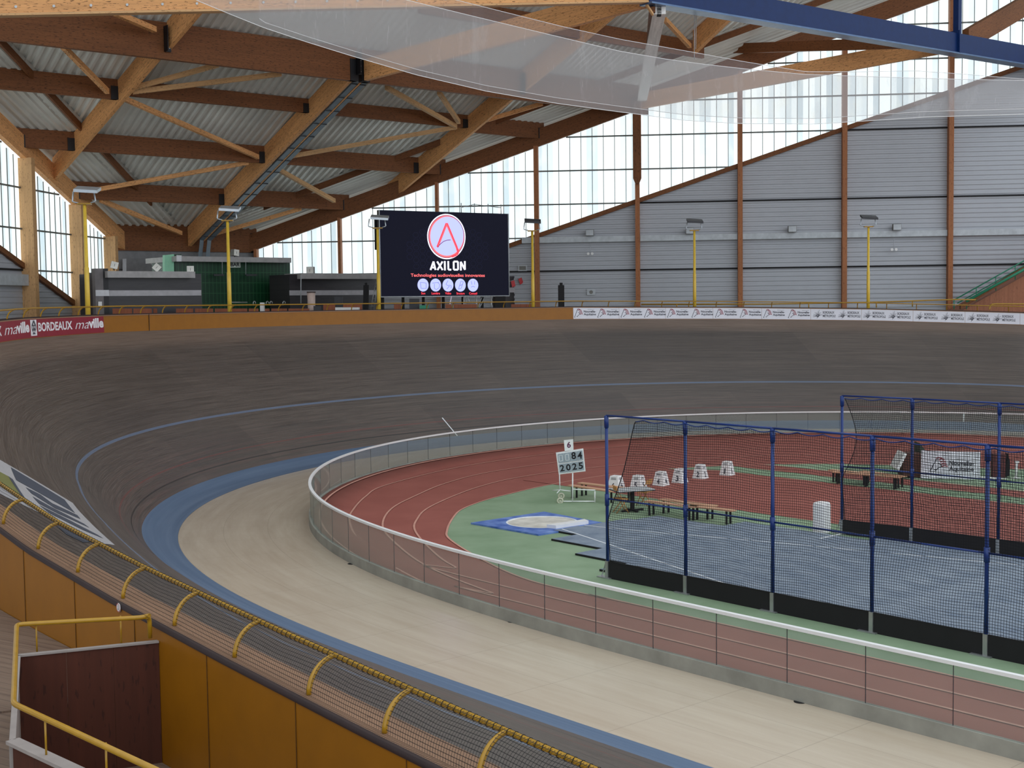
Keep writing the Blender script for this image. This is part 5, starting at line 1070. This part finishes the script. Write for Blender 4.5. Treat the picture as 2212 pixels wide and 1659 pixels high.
c = onfar((1277, 631), .1); rt = thing('wall_panel', 'small white control panel low on the grey wall right of the black flag case', 'panel', c); MB().box(c, wu*.28, wn*.03, A3(0, 0, .2)).build('plate', M_GREY, rt); MB().disc(c-wn*.04, .12, 16, .02, wu, A3(0, 0, 1)).build('dial', M_SPKG, rt)
c = onfar((1129, 579), .1); rt = thing('wall_grille', 'small grey ventilation grille on the grey wall right of the big screen', 'grille', c); MB().box(c, wu*.3, wn*.03, A3(0, 0, .2)).build('frame', M_GREY, rt); MB().box(c-wn*.035, wu*.22, wn*.01, A3(0, 0, .13)).build('mesh', M_SPKG, rt)
# ================================================================== BIG SCREEN
YS = 71.; TL = AtY((818.5, 453.5), YS); BL = AtY((820, 641.5), YS); hs_ = math.radians(31.6); ex = A3(math.cos(hs_), math.sin(hs_), 0)
d = ray((1098.5, 550)); M_ = np.array([[d[0], -ex[0]], [d[1], -ex[1]]]); sol = np.linalg.solve(M_, TL[:2]); SWd = float(sol[1])
zt_, zb_ = float(TL[2]), float(BL[2]); SHt = zt_-zb_; org = A3(TL[0], TL[1], zb_); ns = A3(ex[1], -ex[0], 0)
rt = thing('led_screen', 'big black screen with AXILON logo standing on the promenade', 'screen', org+ex*SWd/2)
MB().prism([org, org+ex*SWd, org+ex*SWd+A3(0, 0, SHt), org+A3(0, 0, SHt)], -ns*.25).build('screen_body', M_LED, rt)
mb = MB()
for a, b in (((0, 0), (SWd, 0)), ((0, 0), (0, SHt)), ((SWd, 0), (SWd, SHt))): 
    pa, pb = org+ex*a[0]+A3(0, 0, a[1])+ns*.02, org+ex*b[0]+A3(0, 0, b[1])+ns*.02; mb.tube([pa, pb], .035, 6)
mb.build('screen_frame', M_GREY, rt)
E_L = emis('led_lilac', (172, 180, 250), 1.0); E_W = emis('led_white', (236, 236, 255), 1.1); E_R = emis('led_red', (255, 110, 112), 1.0); E_RD = emis('led_red_deep', (250, 70, 84), 1.0); E_P = emis('led_plum', (110, 48, 88), 1.0); E_I = emis('led_ink', (112, 116, 190), 1.0); E_D = emis('led_dark', (12, 13, 26), .9); E_D2 = emis('led_dark2', (22, 24, 44), .9)
# screen pixel map: coordinates of the enlarged view (92..2075 across, 90..1400 down)
def SM(lift):
    def f(X_, Y_):                      # crop coordinates -> screen
        u_ = (X_-131)/(2065-131)
        top = 90+(140-90)*u_; bot = 1400+(1378-1400)*u_; v_ = 1-(Y_-top)/(bot-top)
        uu = float(np.interp(u_, [0, 1], [0, 1])); return org+ex*SWd*uu+A3(0, 0, SHt*v_)+ns*lift
    return f
def ell(cx_, cy_, rx, ry, n=48, a0=0, a1=2*math.pi): return [(cx_+rx*math.cos(a), cy_+ry*math.sin(a)) for a in np.linspace(a0, a1, n)]
mb = MB(); f = SM(.004); mb.add([f(133, 92), f(2062, 142), f(2062, 1375), f(133, 1395)], [[0, 1, 2, 3]]).build('picture', E_D, rt)
mb = MB(); f = SM(.006)
for i in range(13):
    for j in range(9):
        x_, y_ = 560+i*95, 320+j*95+(i % 2)*48
        if ((x_-1120)/620)**2+((y_-700)/420)**2 < 1: stroke(mb, ell(x_, y_, 44, 42, 7), 5, f)
mb.build('honeycomb', E_D2, rt)
cx_, cy_ = 1108, 486
for rx, ry, lift, m, nm in ((288, 342, .010, E_W, 'ring_white'), (272, 324, .012, E_P, 'ring_plum'), (262, 314, .014, E_R, 'ring_red'), (243, 288, .018, E_L, 'disc_lilac')):
    f = SM(lift); mb = MB(); mb.add([f(*p) for p in ell(cx_, cy_, rx, ry)[:-1]], [list(range(47))]).build(nm, m, rt)
f = SM(.020); mb = MB(); mb.add([f(*p) for p in ell(cx_+18, cy_-16, 240, 285)[:-1]], [list(range(47))]).build('disc_highlight', E_L, rt)
f = SM(.024); mb = MB(); stroke(mb, [(968, 645), (1112, 285), (1262, 660), (1280, 720), (1255, 760), (1180, 790)], 34, f); mb.build('letter_a', E_RD, rt)
f = SM(.026); mb = MB(); stroke(mb, [(975, 640), (1112, 300), (1250, 665)], 8, f); mb.build('letter_a_shine', E_R, rt)
f = SM(.027); mb = MB(); stroke(mb, [(968, 650), (1010, 600), (1060, 560), (1110, 541), (1168, 536)], 10, f); mb.build('letter_bar', E_P, rt)
f = SM(.012); mb = MB()
for st in ([(862, 990), (908, 862), (935, 990)], [(962, 862), (1042, 990)], [(1042, 862), (965, 990)], [(1076, 855), (1076, 996)], [(1128, 855), (1128, 985), (1172, 985)], [(1210, 862), (1275, 862), (1275, 985), (1210, 985), (1210, 862)], [(1318, 996), (1318, 865), (1380, 985), (1380, 855)]): stroke(mb, st, 26, f)
mb.add([f(*p) for p in ell(903, 955, 12, 14, 12)[:-1]], [list(range(11))]); mb.build('lettering_axilon', E_W, rt)
fl = lambda x, y: SM(.012)(x, -y)
mb = MB(); fit_text(mb, 'Technologies audiovisuelles innovantes', fl, 570, 1685, -1108, -1045, .012); mb.build('lettering_slogan', E_R, rt)
for k, (x_, wd_) in enumerate(((748, 'Son'), (934, 'Lumière'), (1119, 'Vidéo'), (1307, 'Structure'), (1500, 'Conseil'))):
    f = SM(.010); o = MB().add([f(*p) for p in ell(x_, 1218, 82, 98, 32)[:-1]], [list(range(31))]).build('icon_disc', E_L, rt)
    f = SM(.014); mb = MB(); 
    ic = ([[(-40, -40), (45, -30), (45, 50), (-30, 50), (-40, -40)]], [[(-50, -30), (50, -40)], [(-20, -20), (-20, 50), (10, 70), (50, 40), (60, -10), (30, -40)]], [[(0, -70), (-30, -10), (20, 20), (-20, 60)], [(10, 0), (50, 10), (45, 50)]], [[(10, -60), (-30, 60), (10, 50), (45, -50), (10, -60)], [(-10, 10), (30, -10)]], [[(-25, -60), (-15, -10)], [(25, -60), (25, -10)], [(-30, 30), (0, 15), (30, 30)]])[k]
    for st in ic: stroke(mb, [(x_+a, 1218+b) for a, b in st], 7, f)
    mb.build('icon_drawing', E_I, o)
    w2 = 30 if k == 0 else (62 if k in (1, 3, 4) else 45); mb = MB(); fit_text(mb, wd_, fl, x_-w2, x_+w2, -1360, -1325, .015); mb.build('caption', E_RD, rt)
mb = MB()
for x_ in np.linspace(.3, SWd-.3, 7): mb = MB(); mb.bx(org+ex*x_-ns*.4-A3(0, 0, .9)+A3(0, 0, .3), .12, .12, 1.3, hs_).build('support', M_BLACK, rt)
for x_ in (SWd*.63, SWd*.73, SWd*.85, SWd*.95): MB().tube([org+ex*x_+ns*.05, org+ex*x_+ns*.05-A3(0, 0, 1)], .035, 6).build('scaffold_leg', M_GAL, rt)
MB().tube([org+ex*SWd*.53+ns*.1, org+ex*SWd*.44+ns*1.0-A3(0, 0, 1.0)], .04, 6).build('scaffold_brace', M_WHITE, rt)
for a_, b_ in ((.66, .63), (.66, .70), (.78, .73), (.80, .75)): MB().tube([org+ex*SWd*a_+ns*.05, org+ex*SWd*b_+ns*.05-A3(0, 0, .8)], .02, 6).build('scaffold_diagonal', M_GAL, rt)
mb = MB()
for x_ in (.645, .75, .86, .965): MB().tube([org+ex*SWd*x_-ns*.3+A3(0, 0, SHt), org+ex*SWd*x_-ns*.3+A3(0, 0, SHt+.55)], .025, 6).build('upright', M_GAL, rt)
MB().tube([org+ex*SWd*.645-ns*.3+A3(0, 0, SHt+.3), org+ex*SWd*.75-ns*.3+A3(0, 0, SHt+.5), org+ex*SWd*.965-ns*.3+A3(0, 0, SHt+.36)], .022, 6).build('top_bar', M_GAL, rt)
tag(MB().bx(AtY((812, 480), YS+.5)+A3(0, 0, -.6), .16, .1, 1.8, hs_).build('screen_clamp', M_BLACK), 'black vertical clamp at the upper left corner of the big screen', 'clamp')
# --- small things on the promenade
YB = 72.; fz = lambda p: AtY(p, YB)
def base_z(x_): s = s_at(x_, .5, .7, -24, 40); return float(spt(s, .5, .11)[2])
g = fz((673, 668)); zb_ = base_z(673); zt_ = fz((673, 631))[2]
rt = thing('rubbish_bin', 'pale pink cylindrical rubbish bin before the dark kiosk', 'bin', A3(g[0], g[1], zb_)); c = A3(g[0], g[1], 0)
MB().tube([c+A3(0, 0, zb_), c+A3(0, 0, zt_-.02)], [.19, .225], 20).build('body', plain('bin_pink', (206, 182, 172), .5), rt); MB().tube([c+A3(0, 0, zt_-.04), c+A3(0, 0, zt_+.03)], .245, 20).build('rim', plain('bin_rim', (90, 76, 74), .6), rt)
for side_ in ((0, 0),):
    a0, a1 = fz((798, 664)), fz((813, 603)); b0, b1 = fz((806, 664)), fz((817, 607)); rt = thing('ladder', 'aluminium ladder leaning at the left edge of the big screen', 'ladder', (a0+b0)/2)
    for a, b in ((a0, a1), (b0, b1)): MB().tube([a-A3(0, 0, .4), b], .03, 6).build('stile', M_GAL, rt)
    for k in range(7): f_ = .05+.14*k; MB().tube([a0*(1-f_)+a1*f_, b0*(1-f_)+b1*f_], .018, 6).build('rung', M_GAL, rt)
def case(x0, x1, y0, label, tip=None, Y=72., lean=0., name='flag_case'):
    a, b = AtY((x0, 660), Y), AtY((x1, 660), Y); zt_ = float(AtY((x0, y0), Y)[2]); c = (a+b)/2*A3(1, 1, 0); w_ = b[0]-a[0]; zb_ = base_z((x0+x1)/2); rt = thing(name, label, 'case', c+A3(0, 0, zb_))
    MB().box(c+A3(lean/2, 0, (zb_+zt_)/2), A3(w_/2, 0, 0), A3(0, .15, 0), A3(lean/2, 0, (zt_-zb_)/2)).build('body', M_BLACK, rt)
    if tip: MB().box(c+A3(lean, 0, zt_+.06), A3(w_*.25, 0, 0), A3(0, .08, 0), A3(0, 0, .07)).build('cap', M_BLACK, rt)
case(784, 795, 616, 'narrow black case standing left of the ladder', True, 72, .06)
case(1206, 1219, 616, 'tall black case with a narrower cap before the grey wall', True, 72, 0.)
case(1137, 1141, 672, 'slim dark post end behind the rail right of the big screen', False, 72, 0.) if False else None
def block(x0, x1, y0, y1, m, name, label, cat, Y=72., dy=.5, grp=None):
    a, b, c_, d_ = AtY((x0, y1), Y), AtY((x1, y1), Y), AtY((x1, y0), Y), AtY((x0, y0), Y); zb_ = min(a[2], base_z((x0+x1)/2)); a[2] = zb_; b[2] = zb_
    return tag(MB().prism([a, b, c_, d_], (0, dy, 0)).build(name, m), label, cat, grp)
M_BENB = timber('seat_brown', (150, 88, 62), (96, 54, 40), .66, .4)
for x0, x1, lb in ((243, 285, 'leftmost'), (288, 327, 'second from the left'), (331, 339, 'third, narrow, from the left'), (380, 417, 'fourth from the left'), (421, 460, 'under the left strip lamp'), (464, 492, 'left of the yellow pole'), (500, 534, 'right of the yellow pole'), (537, 558, 'below the right strip lamp'), (572, 582, 'narrow, right of the white box'), (586, 620, 'below the green door'), (623, 668, 'left of the pink bin')):
    block(x0, x1, 666.5, 676, M_BENB, 'seat_box', 'brown wooden seat back seen behind the far rail, ' + lb, 'seat', 70.5 if x0 > 330 else 68., .06, 'wooden seat backs behind the rail')
for x0, x1, lb in ((698, 724, 'below the folded dark chair'), (741, 782, 'left of the black case'), (851, 866, 'under the left end of the big screen'), (962, 975, 'left of the green crate'), (980, 1030, 'under the middle of the big screen'), (1104, 1150, 'right of the big screen')):
    block(x0, x1, 657, 670, M_BENB, 'seat_box', 'orange-brown seat back seen behind the far rail, ' + lb, 'seat', 71.5, .06, 'orange-brown seat backs behind the rail')
block(561.5, 569.5, 653.5, 671, M_WHITE, 'white_box', 'slim white box standing before the green bar', 'box', 71, .3)
block(906.5, 925, 659.5, 668, plain('crate_green', (50, 140, 108), .5), 'green_crate', 'small green crate under the big screen', 'crate', 70.5, .4)
block(722, 740, 641, 658, M_DGREY, 'folded_chair', 'dark folded chair behind the rail before the dark kiosk', 'chair', 72, .2)
block(677, 692, 661, 669, M_DGREY, 'dark_bag', 'dark round bag just right of the pink bin', 'bag', 70.5, .3)
block(724, 775, 664, 667, M_WHITE, 'white_table', 'low white table top behind the rail left of the black case', 'table', 70.8, .5)
block(884, 905, 645, 668, M_DGREY, 'covered_camera', 'dark covered equipment on a stand under the left half of the screen', 'equipment', 71, .3)
block(1070, 1092, 640, 668, M_BLACK, 'black_cabinet', 'black cabinet under the right end of the big screen', 'cabinet', 71.8, .3)
for k, (x_, y_, r_) in enumerate(((1108.5, 613, .25), (1125, 607, .4))):
    c = onp((x_, y_), 12.9); rr = A3(math.cos(ang), math.sin(ang), 0); ax = rr*math.cos(r_)+A3(0, 0, math.sin(r_)); az = -rr*math.sin(r_)+A3(0, 0, math.cos(r_))
    tag(MB().box(c, ax*.15, rp*.01, az*.2).build('hanging_flag', plain('flag_red', (196, 62, 66), .6)), 'small red flag hanging on the dark kiosk, ' + ('left' if k == 0 else 'right') + ' of two', 'flag', 'red flags on the kiosk')
a, b = onp((1100, 608), 12.9), onp((1125, 600), 12.9); tag(MB().tube([a, b], .012, 5).build('flag_string', M_GREY), 'thin string holding the two red flags', 'string')
# bar counter taps and rail
tag(MB().tube([onp((500, 653), 14), onp((534, 653), 14)], .03, 6).build('counter_rail', M_GAL), 'short horizontal rail before the bar beside the yellow pole', 'rail')
for x_ in (549, 577, 585, 613): tag(MB().tube(bend([onp((x_-2, 660), 14), onp((x_-2, 651), 14), onp((x_+3, 651), 14), onp((x_+3, 656), 14)], .1), .03, 6).build('bar_stool_back', M_GAL), 'curved metal stool back before the bar, ' + {549: 'leftmost, left of the white box', 577: 'just right of the white box', 585: 'third from the left', 613: 'before the green door'}[x_], 'stool', 'metal stool backs')
# ================================================================== RIGHT EDGE: STAIRS AND TIMBER STAND
YR = 78.; q = lambda p, Y=YR: AtY(p, Y)
M_STAND = timber('stand_timber', (150, 96, 70), (92, 54, 38), .62, .6); M_GRAIL = plain('green_rail', (40, 128, 96), .4)
rt = thing('timber_stand', 'brown sloping timber grandstand side at the right edge behind the banners', 'grandstand', q((2180, 690)))
MB().prism([q((2076, 672)), q((2330, 700)), q((2330, 525)), q((2212, 596))], (1.2, 6, 0)).build('side_boards', M_STAND, rt)
MB().beam(q((2074, 668)), q((2330, 512)), .3, .25).build('stringer', M_WOODR_SHADE, rt)
gr = thing('stair_rail', 'green tubular stair rails climbing right over the timber stand', 'railing', q((2075, 670)))
for (pa, pb, r_, Y_) in (((2061, 648), (2330, 497), .04, 0), ((2068, 655), (2330, 508), .035, 0), ((2087, 651), (2330, 517), .09, -.6)):
    MB().tube([q(pa, YR+Y_), q(pb, YR+Y_)], r_, 6).build('tube', M_GRAIL, gr)
for x_, y0, y1 in ((2061, 648, 668), (2109, 622, 650), (2151, 598, 628), (2193, 575, 604), (2088, 651, 668)): MB().tube([q((x_, y0)), q((x_, y1))], .03, 6).build('post', M_GRAIL, gr)
yr = thing('rear_rail', 'second thin yellow rail behind the far banners on the right', 'railing', q((2000, 660), 74))
MB().tube([q((1385, 657.5), 76), q((1650, 657), 75.5), q((1900, 652.5), 75), q((2060, 647), 74), q((2108, 647.5), 74)], .045, 6).build('tube', M_YELM, yr)
for x_, y_ in ((1462, 657), (1747, 655), (1893, 653), (1971, 650.5)): MB().tube([q((x_, y_), 75), q((x_, y_+12), 75)], .035, 6).build('post', M_YELM, yr)
MB().tube(bend([q((2137, 668), 73), q((2138, 660), 73), q((2145, 656.5), 73), q((2330, 657), 73)], .2), .045, 6).build('stand_rail_tube', M_YELM, yr)
